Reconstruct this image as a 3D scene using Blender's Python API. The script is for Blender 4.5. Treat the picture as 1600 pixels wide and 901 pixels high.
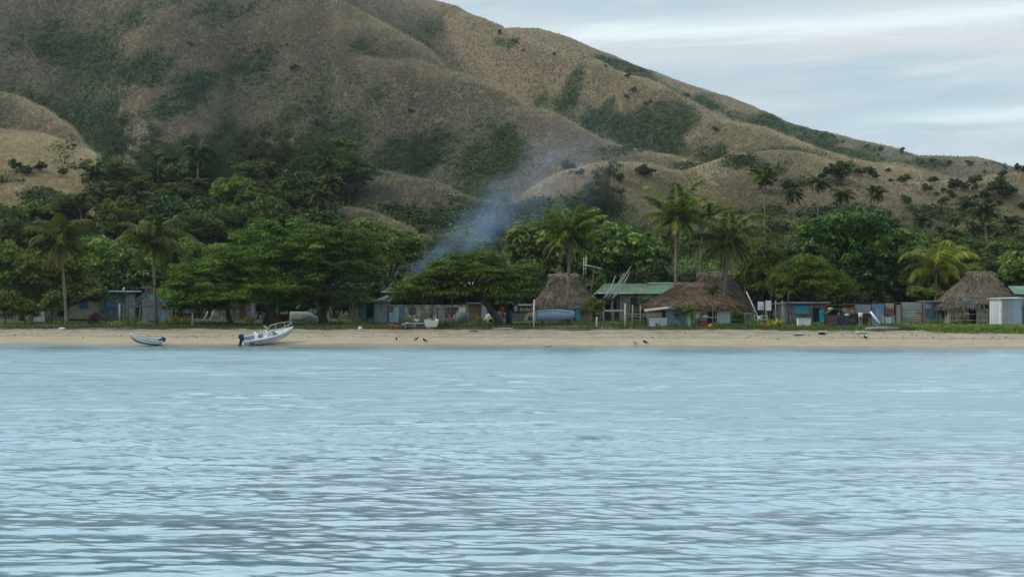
import bpy, math, random
import numpy as np
from mathutils import Vector, Matrix
for o in list(bpy.data.objects): bpy.data.objects.remove(o)
SC = bpy.context.scene
COL = SC.collection
# ------------------------------------------------------------------ camera, sky, sun, exposure
F, CX, HY, H = 2400.0, 800.0, 492.0, 3.0       # focal length in photo pixels, centre column, horizon row, eye height above the sea
cam_data = bpy.data.cameras.new('camera'); cam = bpy.data.objects.new('camera', cam_data); COL.objects.link(cam)
cam.location = (0, 0, H); cam.rotation_euler = (math.radians(90), 0, 0)
cam_data.sensor_width = 36; cam_data.lens = 36*F/1600; cam_data.shift_y = (HY-450.5)/1600
cam_data.clip_start = 0.5; cam_data.clip_end = 20000
SC.camera = cam
SUN_EL, SUN_AZ = math.radians(42), math.radians(262)     # compass angle from +Y, clockwise
SKY_STRENGTH = 0.1
W = bpy.data.worlds.new('World'); SC.world = W; W.use_nodes = True
SC.view_settings.view_transform = 'Standard'; SC.view_settings.look = 'None'
SC.view_settings.exposure = 0.0; SC.view_settings.gamma = 1.0; SC.view_settings.use_curve_mapping = False
SC.render.engine = 'CYCLES'
SC.cycles.use_denoising = True
SC.cycles.max_bounces = 5; SC.cycles.diffuse_bounces = 2; SC.cycles.glossy_bounces = 3
SC.cycles.transmission_bounces = 2; SC.cycles.transparent_max_bounces = 4; SC.cycles.volume_bounces = 0
SC.cycles.volume_step_rate = 2.0; SC.cycles.volume_max_steps = 128
SC.cycles.sample_clamp_indirect = 4.0
sun_data = bpy.data.lights.new('sun', 'SUN'); sun_data.energy = 1.9; sun_data.angle = math.radians(12); sun_data.color = (1.0, 0.91, 0.76)
sun = bpy.data.objects.new('sun', sun_data); COL.objects.link(sun)
_sd = Vector((math.sin(SUN_AZ)*math.cos(SUN_EL), math.cos(SUN_AZ)*math.cos(SUN_EL), math.sin(SUN_EL)))
sun.rotation_euler = (-_sd).to_track_quat('-Z', 'Y').to_euler(); sun.location = (0, 0, 400)

class NT:
    """small helper to write node trees"""
    def __init__(s, tree): s.t = tree; s.n = tree.nodes; s.l = tree.links
    def new(s, kind, **kw):
        nd = s.n.new(kind)
        for k, v in kw.items(): setattr(nd, k, v)
        return nd
    def put(s, sock, v):
        if hasattr(v, 'is_output') or isinstance(v, bpy.types.NodeSocket): s.l.new(v, sock)
        elif v is not None: sock.default_value = v
    def math(s, op, a, b=None, c=None, clamp=False):
        nd = s.new('ShaderNodeMath', operation=op); nd.use_clamp = clamp
        for i, v in enumerate((a, b, c)):
            if v is not None: s.put(nd.inputs[i], v)
        return nd.outputs[0]
    def vmath(s, op, a, b=None):
        nd = s.new('ShaderNodeVectorMath', operation=op); s.put(nd.inputs[0], a)
        if b is not None: s.put(nd.inputs[1], b)
        return nd.outputs[0]
    def mix(s, f, a, b, blend='MIX'):
        nd = s.new('ShaderNodeMix', data_type='RGBA', blend_type=blend); s.put(nd.inputs[0], f)
        s.put(nd.inputs[6], c4(a)); s.put(nd.inputs[7], c4(b)); return nd.outputs[2]
    def ramp(s, v, stops, interp='LINEAR'):
        nd = s.new('ShaderNodeValToRGB'); nd.color_ramp.interpolation = interp
        el = nd.color_ramp.elements
        while len(el) < len(stops): el.new(0.5)
        for e, (p, c) in zip(el, stops): e.position = p; e.color = c4(c if not isinstance(c, (int, float)) else (c, c, c))
        s.put(nd.inputs[0], v); return nd.outputs[0]
    def smooth(s, v, a, b):
        nd = s.new('ShaderNodeMapRange', interpolation_type='SMOOTHSTEP'); s.put(nd.inputs[0], v)
        nd.inputs[1].default_value = a; nd.inputs[2].default_value = b; return nd.outputs[0]
    def noise(s, vec, scale, detail=3, rough=0.55, dist=0.0, color=False):
        nd = s.new('ShaderNodeTexNoise'); s.put(nd.inputs['Vector'], vec); nd.inputs['Scale'].default_value = scale
        nd.inputs['Detail'].default_value = detail; nd.inputs['Roughness'].default_value = rough; nd.inputs['Distortion'].default_value = dist
        return nd.outputs[1 if color else 0]
    def mapping(s, vec, scale=(1, 1, 1), loc=(0, 0, 0), rot=(0, 0, 0)):
        nd = s.new('ShaderNodeMapping'); s.put(nd.inputs[0], vec); nd.inputs[1].default_value = loc; nd.inputs[2].default_value = rot; nd.inputs[3].default_value = scale
        return nd.outputs[0]
    def attr(s, name): return s.new('ShaderNodeAttribute', attribute_name=name).outputs['Fac']
def c4(c):
    if isinstance(c, bpy.types.NodeSocket): return c
    c = tuple(c); return c if len(c) == 4 else c + (1.0,)

# world: Nishita sky behind banded cloud layers laid out by direction
def build_world():
    g = NT(W.node_tree); g.n.clear()
    out = g.new('ShaderNodeOutputWorld'); bg = g.new('ShaderNodeBackground'); bg.inputs[1].default_value = SKY_STRENGTH
    sky = g.new('ShaderNodeTexSky', sky_type='NISHITA'); sky.sun_disc = False; sky.sun_elevation = SUN_EL; sky.sun_rotation = SUN_AZ
    sky.dust_density = 0.6; sky.ozone_density = 1.6; sky.air_density = 1.0
    d = g.new('ShaderNodeTexCoord').outputs['Generated']
    sx = g.new('ShaderNodeSeparateXYZ'); g.l.new(d, sx.inputs[0]); x, y, z = sx.outputs
    el = g.math('DIVIDE', z, g.math('MAXIMUM', g.math('SQRT', g.math('ADD', g.math('MULTIPLY', x, x), g.math('MULTIPLY', y, y))), 0.05))   # tangent of elevation
    az = g.math('ARCTAN2', x, y)
    elw = g.math('ADD', el, g.math('MULTIPLY', az, -0.03))
    cb = g.new('ShaderNodeCombineXYZ'); g.put(cb.inputs[0], g.math('MULTIPLY', az, 3.0)); g.put(cb.inputs[1], g.math('MULTIPLY', elw, 26.0)); cb.inputs[2].default_value = 3.7
    n1 = g.noise(cb.outputs[0], 1.0, 5, 0.55, 0.4)
    cb2 = g.new('ShaderNodeCombineXYZ'); g.put(cb2.inputs[0], g.math('MULTIPLY', az, 8.0)); g.put(cb2.inputs[1], g.math('MULTIPLY', elw, 60.0)); cb2.inputs[2].default_value = 1.3
    n2 = g.noise(cb2.outputs[0], 1.0, 5, 0.6, 0.3)
    k = 1.0/SKY_STRENGTH
    K = lambda r, gg, b: (r*k, gg*k, b*k)
    # low sky: blue grey sheet with paler lavender streaks
    cb3 = g.new('ShaderNodeCombineXYZ'); g.put(cb3.inputs[0], g.math('MULTIPLY', az, 14.0)); g.put(cb3.inputs[1], g.math('MULTIPLY', elw, 75.0)); cb3.inputs[2].default_value = 8.1
    n4 = g.noise(cb3.outputs[0], 1.0, 6, 0.62, 0.8)
    sheet = g.mix(g.smooth(g.math('ADD', n1, g.math('MULTIPLY', g.math('SUBTRACT', n4, 0.5), 0.35)), 0.36, 0.68), K(0.49, 0.635, 0.72), K(0.70, 0.785, 0.825))
    sheet = g.mix(g.math('MULTIPLY', g.smooth(n2, 0.45, 0.75), 0.30), sheet, K(0.74, 0.755, 0.765))
    # bright breaks between the sheets
    def band(e0, wd, lo, hi):
        q = g.math('DIVIDE', g.math('SUBTRACT', g.math('ADD', elw, g.math('ADD', g.math('MULTIPLY', g.math('SUBTRACT', n1, 0.5), 0.034), g.math('MULTIPLY', g.math('SUBTRACT', n4, 0.5), 0.014))), e0), wd)
        gs = g.math('POWER', 2.718, g.math('MULTIPLY', g.math('MULTIPLY', q, q), -1.0))
        return g.math('MULTIPLY', gs, g.smooth(az, lo, hi))
    b1 = band(0.1805, 0.0070, -0.14, 0.08)
    b2 = band(0.1140, 0.0050, 0.18, 0.32)
    sheet = g.mix(g.math('MULTIPLY', b1, 0.95), sheet, K(0.86, 0.99, 1.0))
    sheet = g.mix(g.math('MULTIPLY', b2, 0.85), sheet, K(0.80, 0.95, 0.99))
    b3 = band(0.163, 0.010, -0.3, 0.0)
    sheet = g.mix(g.math('MULTIPLY', b3, 0.55), sheet, K(0.74, 0.755, 0.775))
    # higher sky: thin cloud over clear blue
    n3 = g.noise(g.mapping(d, (2.2, 2.2, 5.0)), 1.0, 5, 0.55, 0.3)
    hi = g.mix(g.smooth(n3, 0.36, 0.66), g.mix(0.5, sky.outputs[0], K(0.34, 0.72, 0.98)), K(0.80, 0.92, 1.0))
    # extra bright band added high above the hills, out of view, to brighten the sea
    glow = g.math('MULTIPLY', g.math('MULTIPLY', g.smooth(el, 0.20, 0.30), g.smooth(el, 1.5, 0.8)), g.smooth(y, 0.0, 0.4))
    hi = g.mix(glow, hi, g.mix(g.smooth(n3, 0.40, 0.62), K(1.40, 2.05, 2.45), K(1.80, 2.28, 2.52)))
    colr = g.mix(g.smooth(el, 0.20, 0.32), sheet, hi)
    g.l.new(colr, bg.inputs[0]); g.l.new(bg.outputs[0], out.inputs[0])
build_world()

# ------------------------------------------------------------------ numeric helpers
def vnoise(x, y, seed=0):
    xi = np.floor(x).astype(np.int64); yi = np.floor(y).astype(np.int64); fx = x-xi; fy = y-yi
    fx = fx*fx*(3-2*fx); fy = fy*fy*(3-2*fy)
    def h(a, b):
        n = (a*374761393 + b*668265263 + seed*982451653) & 0x7fffffff
        n = ((n ^ (n >> 13))*1274126177) & 0x7fffffff
        return ((n ^ (n >> 16)) & 0xffff)/65535.0
    return (h(xi, yi)*(1-fx)+h(xi+1, yi)*fx)*(1-fy) + (h(xi, yi+1)*(1-fx)+h(xi+1, yi+1)*fx)*fy
def fbm(x, y, octv=4, seed=0, gain=0.5):
    s = 0; a = 1; t = 0
    for i in range(octv): s = s + a*(vnoise(x, y, seed+i*17)-0.5); t += a; a *= gain; x = x*2.03+7.1; y = y*2.03+3.3
    return s/t*2
def sstep(x, a, b):
    t = np.clip((x-a)/(b-a), 0, 1); return t*t*(3-2*t)
def pchip_cols(xk, yk, xq):
    """monotone cubic through (xk[i], yk[i]) for every column; xk, yk: (n, m); xq: (q, m)"""
    h = np.diff(xk, axis=0); dl = np.diff(yk, axis=0)/h
    m = np.zeros_like(yk); m[0] = dl[0]; m[-1] = dl[-1]
    for i in range(1, len(xk)-1):
        w1 = 2*h[i]+h[i-1]; w2 = h[i]+2*h[i-1]; ok = dl[i-1]*dl[i] > 0
        with np.errstate(all='ignore'): v = (w1+w2)/(w1/dl[i-1]+w2/dl[i])
        m[i] = np.where(ok, v, 0)
    out = np.zeros_like(xq)
    for i in range(len(xk)-1):
        msk = (xq >= xk[i]) & ((xq <= xk[i+1]) if i < len(xk)-2 else True)
        t = (xq-xk[i])/h[i]; t2 = t*t; t3 = t2*t
        v = (2*t3-3*t2+1)*yk[i] + (t3-2*t2+t)*h[i]*m[i] + (-2*t3+3*t2)*yk[i+1] + (t3-t2)*h[i]*m[i+1]
        out = np.where(msk, v, out)
    return out
def poly(pts, px):
    """smooth curve through (px, value) points"""
    p = np.array(sorted(pts), float); xs, ys = p[:, 0], p[:, 1]
    xq = np.clip(px, xs[0], xs[-1])
    return pchip_cols(xs[:, None].repeat(1, 1), ys[:, None], np.asarray(xq, float)[:, None])[:, 0]

# ------------------------------------------------------------------ objects, tags
def tag(o, label=None, cat=None, group=None, kind=None):
    if label: o['label'] = label
    if cat: o['category'] = cat
    if group: o['group'] = group
    if kind: o['kind'] = kind
    return o
def link(name, me, parent=None, mats=()):
    o = bpy.data.objects.new(name, me); COL.objects.link(o)
    if me is not None:
        for m in mats:
            if m.name not in [x.name for x in me.materials if x]: me.materials.append(m)
    if parent: o.parent = parent
    return o
def np_mesh(name, verts, faces, attrs=None, smooth=False):
    """verts (n,3); faces (m,k) all with k corners; attrs: per-vertex floats"""
    verts = np.asarray(verts, np.float32); faces = np.asarray(faces, np.int32)
    me = bpy.data.meshes.new(name); k = faces.shape[1]
    me.vertices.add(len(verts)); me.vertices.foreach_set('co', verts.ravel())
    me.loops.add(faces.size); me.loops.foreach_set('vertex_index', faces.ravel())
    me.polygons.add(len(faces)); me.polygons.foreach_set('loop_start', np.arange(0, faces.size, k, dtype=np.int32))
    me.polygons.foreach_set('loop_total', np.full(len(faces), k, np.int32))
    if smooth: me.polygons.foreach_set('use_smooth', np.ones(len(faces), bool))
    for an, v in (attrs or {}).items():
        a = me.attributes.new(an, 'FLOAT', 'POINT'); a.data.foreach_set('value', np.asarray(v, np.float32))
    me.update(calc_edges=True); return me
def grid_faces(nr, nc):
    i = np.arange(nr*nc).reshape(nr, nc)
    return np.stack([i[:-1, :-1], i[:-1, 1:], i[1:, 1:], i[1:, :-1]], -1).reshape(-1, 4)
def children(o): return [c for c in bpy.data.objects if c.parent == o]
def copy_thing(o, kids, loc, rz=0, sc=1.0, label=None, group=None):
    c = o.copy(); COL.objects.link(c); c.location = loc; c.rotation_euler = (0, 0, rz); c.scale = (sc, sc, sc) if not isinstance(sc, tuple) else sc
    if label: c['label'] = label
    if group: c['group'] = group
    for k in kids:
        d = k.copy(); COL.objects.link(d); d.parent = c
    return c

class MB:
    """collects shapes into one mesh"""
    def __init__(s): s.v = []; s.f = []
    def add(s, vs, fs):
        b = len(s.v); s.v += [tuple(p) for p in vs]; s.f += [tuple(b+i for i in f) for f in fs]
    def box(s, x0, x1, y0, y1, z0, z1):
        if x1 < x0: x0, x1 = x1, x0
        if y1 < y0: y0, y1 = y1, y0
        if z1 < z0: z0, z1 = z1, z0
        s.add([(x0,y0,z0),(x1,y0,z0),(x1,y1,z0),(x0,y1,z0),(x0,y0,z1),(x1,y0,z1),(x1,y1,z1),(x0,y1,z1)],
              [(3,2,1,0),(4,5,6,7),(0,1,5,4),(1,2,6,5),(2,3,7,6),(3,0,4,7)]); return s
    def hexa(s, p): s.add(p, [(3,2,1,0),(4,5,6,7),(0,1,5,4),(1,2,6,5),(2,3,7,6),(3,0,4,7)]); return s
    def tube(s, pts, rad, n=6, cap=True):
        pts = [Vector(p) for p in pts]; rad = [rad]*len(pts) if isinstance(rad, (int, float)) else rad
        b = len(s.v); m = len(pts)
        for i, p in enumerate(pts):
            t = (pts[min(i+1, m-1)]-pts[max(i-1, 0)])
            t = t.normalized() if t.length > 1e-9 else Vector((0, 0, 1))
            u = t.cross(Vector((0, 1, 0)) if abs(t.y) < 0.9 else Vector((1, 0, 0))).normalized(); w = t.cross(u)
            for k in range(n):
                a = 2*math.pi*k/n; s.v.append(tuple(p+(u*math.cos(a)+w*math.sin(a))*rad[i]))
        for i in range(m-1):
            for k in range(n):
                k2 = (k+1) % n; s.f.append((b+i*n+k, b+i*n+k2, b+(i+1)*n+k2, b+(i+1)*n+k))
        if cap: s.f.append(tuple(b+k for k in range(n))[::-1]); s.f.append(tuple(b+(m-1)*n+k for k in range(n)))
        return s
    def loft(s, rings, closed=True, caps=True):
        b = len(s.v); n = len(rings[0])
        for r in rings: s.v += [tuple(p) for p in r]
        for i in range(len(rings)-1):
            for k in range(n if closed else n-1):
                k2 = (k+1) % n; s.f.append((b+i*n+k, b+i*n+k2, b+(i+1)*n+k2, b+(i+1)*n+k))
        if caps: s.f.append(tuple(b+k for k in range(n))[::-1]); s.f.append(tuple(b+(len(rings)-1)*n+k for k in range(n)))
        return s
    def blob(s, c, r, n=10, m=7, jit=0.0, rng=random):
        rings = []
        for i in range(m):
            ph = -math.pi/2+math.pi*(i+0.5)/m
            rings.append([(c[0]+r[0]*math.cos(ph)*math.cos(2*math.pi*k/n)*(1+jit*rng.uniform(-1, 1)), c[1]+r[1]*math.cos(ph)*math.sin(2*math.pi*k/n)*(1+jit*rng.uniform(-1, 1)),
                           c[2]+r[2]*math.sin(ph)*(1+jit*rng.uniform(-1, 1))) for k in range(n)])
        return s.loft(rings)
    def lathe(s, c, prof, n=14):
        return s.loft([[(c[0]+r*math.cos(2*math.pi*k/n), c[1]+r*math.sin(2*math.pi*k/n), c[2]+z) for k in range(n)] for r, z in prof])
    def corr(s, x0, x1, z0, z1, y, pitch=0.15, amp=0.025, horiz=False, th=0.02):
        """a corrugated sheet facing -y"""
        L = (z1-z0) if horiz else (x1-x0); n = max(2, int(round(L/pitch))*4)
        b = len(s.v)
        for i in range(n+1):
            q = L*i/n; dy = amp*math.sin(2*math.pi*i/4)
            for yy in (y+dy, y+dy+th):
                if horiz: s.v += [(x0, yy, z0+q), (x1, yy, z0+q)]
                else: s.v += [(x0+q, yy, z0), (x0+q, yy, z1)]
        for i in range(n):
            a = b+4*i; c = a+4
            s.f += [(a, c, c+1, a+1), (a+2, a+3, c+3, c+2)]
            s.f += [(a, a+2, c+2, c), (a+1, c+1, c+3, a+3)]
        s.f += [(b, b+1, b+3, b+2), (b+4*n, b+4*n+2, b+4*n+3, b+4*n+1)]
        return s
    def build(s, name, mat, parent=None, smooth=False, bevel=0):
        me = bpy.data.meshes.new(name); me.from_pydata(s.v, [], s.f); me.validate(); me.update()
        if smooth:
            for p in me.polygons: p.use_smooth = True
        o = link(name, me, parent, [mat])
        if bevel:
            m = o.modifiers.new('bevel', 'BEVEL'); m.width = bevel; m.segments = 2; m.limit_method = 'ANGLE'
        return o

# ------------------------------------------------------------------ materials
MATS = {}
def mat(name, col, var=0.25, scale=2.0, stretch=(1, 1, 1), rough=0.85, col2=None, amt=0.5, s2=1.2, bump=0.0, spec=0.3, stretch2=None, metal=0.0):
    """painted / weathered surface: col varied by noise, patches of a second colour (stains, rust, moss)"""
    if name in MATS: return MATS[name]
    m = bpy.data.materials.new(name); m.use_nodes = True; g = NT(m.node_tree); b = g.n['Principled BSDF']
    co = g.new('ShaderNodeTexCoord').outputs['Object']
    rnd = g.new('ShaderNodeObjectInfo').outputs['Random']
    co = g.vmath('ADD', co, g.vmath('MULTIPLY', g.new('ShaderNodeObjectInfo').outputs['Location'], (0.37, 0.41, 0.2)))
    n = g.noise(g.mapping(co, stretch), scale, 5, 0.6)
    lo = tuple(c*(1-var) for c in col); hi = tuple(min(1, c*(1+var)) for c in col)
    c = g.mix(g.smooth(n, 0.3, 0.7), lo, hi)
    if col2:
        n2 = g.noise(g.mapping(co, stretch2 or stretch, (5.3, 1.1, 2.7)), s2, 4, 0.65)
        c = g.mix(g.smooth(n2, 0.75-amt*0.6, 0.87-amt*0.6), c, col2)
    g.l.new(c, b.inputs['Base Color']); b.inputs['Roughness'].default_value = rough; b.inputs['Specular IOR Level'].default_value = spec
    b.inputs['Metallic'].default_value = metal
    if bump:
        bp = g.new('ShaderNodeBump'); bp.inputs['Strength'].default_value = bump; bp.inputs['Distance'].default_value = 0.05; g.l.new(n, bp.inputs['Height']); g.l.new(bp.outputs[0], b.inputs['Normal'])
    MATS[name] = m; return m
def leaf_mat(name, dark, mid, light, trans=0.3, rough=0.6, spec=0.12, patch=None):
    """foliage tinted leaf by leaf through the attribute v, a little light passing through"""
    if name in MATS: return MATS[name]
    m = bpy.data.materials.new(name); m.use_nodes = True; g = NT(m.node_tree); b = g.n['Principled BSDF']; out = g.n['Material Output']
    c = g.ramp(g.attr('v'), [(0.0, dark), (0.5, mid), (1.0, light)])
    if patch:                                            # another tint in broad patches over the land
        co = g.new('ShaderNodeTexCoord').outputs['Object']; c = g.mix(g.math('MULTIPLY', g.smooth(g.noise(co, patch[1], 4, 0.6), 0.42, 0.66), patch[2]), c, patch[0])
    hs = g.new('ShaderNodeHueSaturation'); g.put(hs.inputs['Color'], c)
    rnd = g.new('ShaderNodeObjectInfo').outputs['Random']
    g.put(hs.inputs['Value'], g.math('MULTIPLY_ADD', rnd, 0.6, 0.9)); g.put(hs.inputs['Hue'], g.math('MULTIPLY_ADD', rnd, 0.03, 0.485))
    c = hs.outputs[0]
    g.l.new(c, b.inputs['Base Color']); b.inputs['Roughness'].default_value = rough; b.inputs['Specular IOR Level'].default_value = spec
    tr = g.new('ShaderNodeBsdfTranslucent'); g.l.new(c, tr.inputs[0])
    mx = g.new('ShaderNodeMixShader'); mx.inputs[0].default_value = trans
    g.l.new(b.outputs[0], mx.inputs[1]); g.l.new(tr.outputs[0], mx.inputs[2]); g.l.new(mx.outputs[0], out.inputs[0])
    MATS[name] = m; return m
# ------------------------------------------------------------------ the lie of the land
YS_K = [(-400, 154), (-120, 153.5), (-50, 150.3), (-10, 145.5), (0, 143.2), (14, 139.6), (27, 136.6), (45, 133.8), (140, 130), (400, 128)]
def shore(X): return np.interp(X, [a for a, b in YS_K], [b for a, b in YS_K])
T_K = [(-60, -6), (-12, -1.1), (0, 0.0), (5, 0.5), (10, 1.05), (14, 1.45), (18, 1.62), (30, 1.95), (50, 2.4), (70, 2.9), (120, 5)]
def gz(X, Y):
    t = np.asarray(Y, float)-shore(X)
    return np.interp(t, [a for a, b in T_K], [b for a, b in T_K])
def at_t(px, t):
    """depth of the point on pixel column px that lies t metres behind the waterline"""
    Y = 160.0
    for _ in range(12): Y = float(shore((px-CX)*Y/F))+t
    return Y

# hill layers: (pixel column, pixel row of the crest, depth of the crest)
LA = [(-900,300,330),(-400,230,330),(0,205,330),(60,212,330),(120,231,325),(150,243,320),(168,285,312),(200,318,300),(300,315,290),(420,318,275),(530,322,262),(580,330,256),(620,345,250),(660,364,246),(700,388,242),(760,425,240),(1000,430,240),(1300,428,240),(1600,420,240),(2500,420,240)]
LB = [(-900,60,470),(-300,110,480),(0,140,470),(60,165,440),(110,200,415),(145,236,395),(200,262,385),(290,250,378),(370,232,372),(450,228,370),(505,241,368),(570,262,355),(640,276,345),(700,292,338),(730,306,332),(790,318,330),(835,292,330),(870,272,335),(960,257,345),(1010,262,350),(1060,275,352),(1110,262,352),(1160,250,358),(1230,241,362),(1290,252,356),(1340,267,350),(1390,280,346),(1440,285,346),(1520,277,350),(1600,272,356),(1800,262,360),(2500,320,360)]
LC = [(-900,-40,760),(0,-45,740),(300,-50,720),(440,-35,690),(525,0,670),(600,40,650),(665,76,625),(700,102,605),(800,150,560),(870,180,525),(940,209,500),(1000,233,475),(1060,247,455),(1110,258,440),(1200,266,432),(1300,276,428),(1600,284,424),(2500,330,424)]
LD = [(-900,-60,1000),(0,-80,980),(400,-70,960),(560,-42,930),(640,-14,910),(670,0,900),(740,19,850),(790,39,810),(830,58,780),(865,71,760),(945,96,715),(1000,120,690),(1050,141,665),(1100,165,640),(1150,186,620),(1215,206,600),(1275,226,575),(1325,241,550),(1375,254,525),(1425,266,505),(1500,278,485),(1600,287,470),(2500,340,460)]
LE = [(-900,-20,1150),(0,-20,1130),(500,0,1110),(670,40,1080),(780,47,1050),(800,45,1040),(830,46,1030),(870,54,1015),(920,69,1000),(1000,105,970),(1080,135,940),(1160,160,910),(1240,189,880),(1310,206,855),(1360,222,835),(1400,231,815),(1450,241,800),(1520,247,780),(1560,256,770),(1600,268,760),(1700,290,740),(2500,380,700)]
DIP = {'A': [(-900,7),(120,7),(168,2),(200,0),(470,0),(530,4),(700,4),(760,0),(2500,0)],
       'B': [(-900,12),(110,12),(170,2),(200,0),(330,1),(400,5),(505,5),(600,6),(700,5),(760,2),(835,3),(1010,3),(1060,2),(1110,5),(1340,6),(2500,6)],
       'C': [(-900,0),(500,0),(600,18),(700,42),(1060,34),(1200,9),(2500,5)],
       'D': [(-900,4),(700,6),(800,32),(1250,28),(1400,8),(2500,6)]}
PXC = np.concatenate([np.linspace(-900, -110, 60)[:-1], np.linspace(-110, 1710, 800), np.linspace(1710, 2500, 60)[1:]])
DEP = np.geomspace(198, 1500, 460)
def make_hill():
    px = PXC; n = len(px)
    L = {k: (poly([(a, b) for a, b, c in l], px), poly([(a, c) for a, b, c in l], px)) for k, l in zip('ABCDE', (LA, LB, LC, LD, LE))}
    Z = lambda py, d: H+(HY-py)*d/F
    X0 = (px-CX)*198/F; X1 = (px-CX)*226/F
    xk = [np.full(n, 198.0), np.full(n, 224.0)]; zk = [gz(X0, 198)-0.6, gz(X1, 224)+0.9]
    keys = 'ABCDE'
    for i, k in enumerate(keys):
        py, d = L[k]; z = Z(py, d); xk.append(d); zk.append(z)
        if k != 'E':
            py2, d2 = L[keys[i+1]]; z2 = Z(py2, d2); dip = poly(DIP[k], px)
            fr = 0.34; w = sstep(dip, 0, 3.0)
            lin = z+(z2-z)*0.10
            xk.append(d+fr*(d2-d)); 
            tr = (1-w)*lin+w*np.minimum(z-dip, lin); off = tr-z
            ker = np.hanning(61); ker /= ker.sum(); off = np.convolve(np.pad(off, 30, mode='edge'), ker, 'valid'); zk.append(z+off)
    xk.append(np.full(n, 1500.0)); zk.append(zk[-1]-90)
    xq = DEP[:, None].repeat(n, 1)
    z = pchip_cols(np.array(xk), np.array(zk), xq)
    X = (px[None, :]-CX)*xq/F; Y = xq
    amp = sstep(Y, 240, 420)
    # gullies running down the slope, then bumps
    wx = X+14*fbm(X/45, Y/45, 2, 5); g1 = np.abs(fbm((wx+0.35*Y)/60, (Y-0.2*X)/110, 3, 11))
    z = z + amp*(-2.6*(1-sstep(g1, 0, 0.30))*sstep(Y, 400, 560) + 1.0*fbm(X/45, Y/60, 3, 3)*sstep(Y, 900, 700) + 0.55*fbm(X/11, Y/14, 3, 8) + 2.0*fbm(X/24, Y/26, 2, 33)*sstep(px[None, :], 820, 950)*sstep(Y, 430, 380))
    return X, Y, z, L
HX, HYd, HZ, LAY = make_hill()
PROJ = HY-(HZ-H)*F/HYd                                   # photo row of each hill vertex
_mn = np.minimum.accumulate(PROJ, axis=0); VIS = np.vstack([np.ones((1, PROJ.shape[1]), bool), PROJ[1:] < _mn[:-1]])
def hz(X, Y):
    """ground height anywhere (beach, village or hill)"""
    X = np.asarray(X, float); Y = np.asarray(Y, float)
    if np.all(Y < 200): return gz(X, Y)
    px = CX+X*F/np.maximum(Y, 199); c = np.clip(np.interp(px, PXC, np.arange(len(PXC))), 0, len(PXC)-1.001)
    r = np.clip(np.log(np.maximum(Y, 198)/198)/math.log(1500/198)*(len(DEP)-1), 0, len(DEP)-1.001)
    ci = c.astype(int); ri = r.astype(int); fc = c-ci; fr = r-ri
    zz = (HZ[ri, ci]*(1-fc)+HZ[ri, ci+1]*fc)*(1-fr)+(HZ[ri+1, ci]*(1-fc)+HZ[ri+1, ci+1]*fc)*fr
    return np.maximum(zz, gz(X, np.minimum(Y, 214)))
def hit(px, py, dmin=200):
    """point of the land seen at a photo position"""
    c = int(round(np.interp(px, PXC, np.arange(len(PXC))))); col = PROJ[:, c]
    r = np.nonzero((col <= py) & (DEP >= dmin))[0]; r = int(r[0]) if len(r) else len(DEP)-1
    d = DEP[r]; return Vector(((px-CX)*d/F, d, float(HZ[r, c])))

# where green growth covers the dry grass: (row/column centre, radii, weight)
GREEN = [(230,28,130,42,.8),(100,72,80,26,.9),(60,40,60,25,.6),(190,100,70,45,.8),(300,125,100,45,1),(340,160,70,40,.8),(250,190,110,60,.9),(170,215,90,60,1),
 (430,120,40,60,.5),(430,195,60,60,.6),(300,240,150,50,1),(520,210,60,60,.6),(560,70,40,20,.3),(620,150,60,35,.9),(585,95,20,12,.5),(700,195,110,50,.7),(690,250,150,45,.8),(640,230,60,45,.8),(790,230,30,45,1),(760,250,60,30,.7),
 (720,40,55,18,.8),(790,65,40,14,.6),(900,120,80,40,.7),(930,150,70,40,.6),(1000,195,80,40,.7),(1060,175,50,40,.8),(1130,238,60,26,1),(1020,225,60,14,1),(850,150,40,18,.6),(960,190,50,22,.8),(970,105,90,18,.7),(1090,155,60,18,.8),(1190,180,45,18,.9),(1290,214,45,16,.9),(1340,236,60,13,.8),(1240,197,40,10,.7),
 (1480,254,110,10,.6),(1400,246,60,8,.5),(1260,284,60,9,.35),(1420,336,200,14,.6),(1200,262,60,12,.35),(1160,332,120,14,.5),(1090,255,60,8,.4),(1540,304,40,7,.3),(1010,318,60,12,.4),(930,320,60,36,.9),
 (20,275,45,16,.45),(110,255,30,14,.7),(60,305,40,14,.7),(620,300,60,20,.6),(620,320,90,36,.9),(730,340,90,50,1),(680,350,50,30,.7),(840,330,60,30,.7)]
def green_at(px, py):
    g = np.zeros_like(px)
    for a, b, rx, ry, w in GREEN: g = np.maximum(g, w*(0.72 if a < 800 and b < 260 else 1)*np.exp(-(((px-a)/rx)**2+((py-b)/ry)**2)*1.1))
    return g
HPX = PXC[None, :].repeat(len(DEP), 0)
GRN = green_at(HPX, PROJ)
GRN = np.clip((GRN*1.15+0.10)*(1+1.5*fbm(HX/20, HYd/30, 4, 41)) + 0.50*fbm(HX/13, HYd/20, 4, 61)-0.14, 0, 1)
def boxblur(A, r, c):
    for ax, k in ((0, r), (1, c)):
        pad = [(0, 0), (0, 0)]; pad[ax] = (k+1, k); B = np.cumsum(np.pad(A, pad, mode='edge'), ax); n = 2*k+1
        A = (B[n:] - B[:-n])/n if ax == 0 else (B[:, n:] - B[:, :-n])/n
    return A
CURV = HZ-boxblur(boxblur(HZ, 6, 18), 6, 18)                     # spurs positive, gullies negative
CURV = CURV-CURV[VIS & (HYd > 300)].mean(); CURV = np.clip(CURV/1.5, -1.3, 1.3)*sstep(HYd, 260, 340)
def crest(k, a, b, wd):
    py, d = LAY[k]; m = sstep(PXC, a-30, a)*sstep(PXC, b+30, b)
    return m*np.exp(-((HYd-d)/wd)**2)
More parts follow.
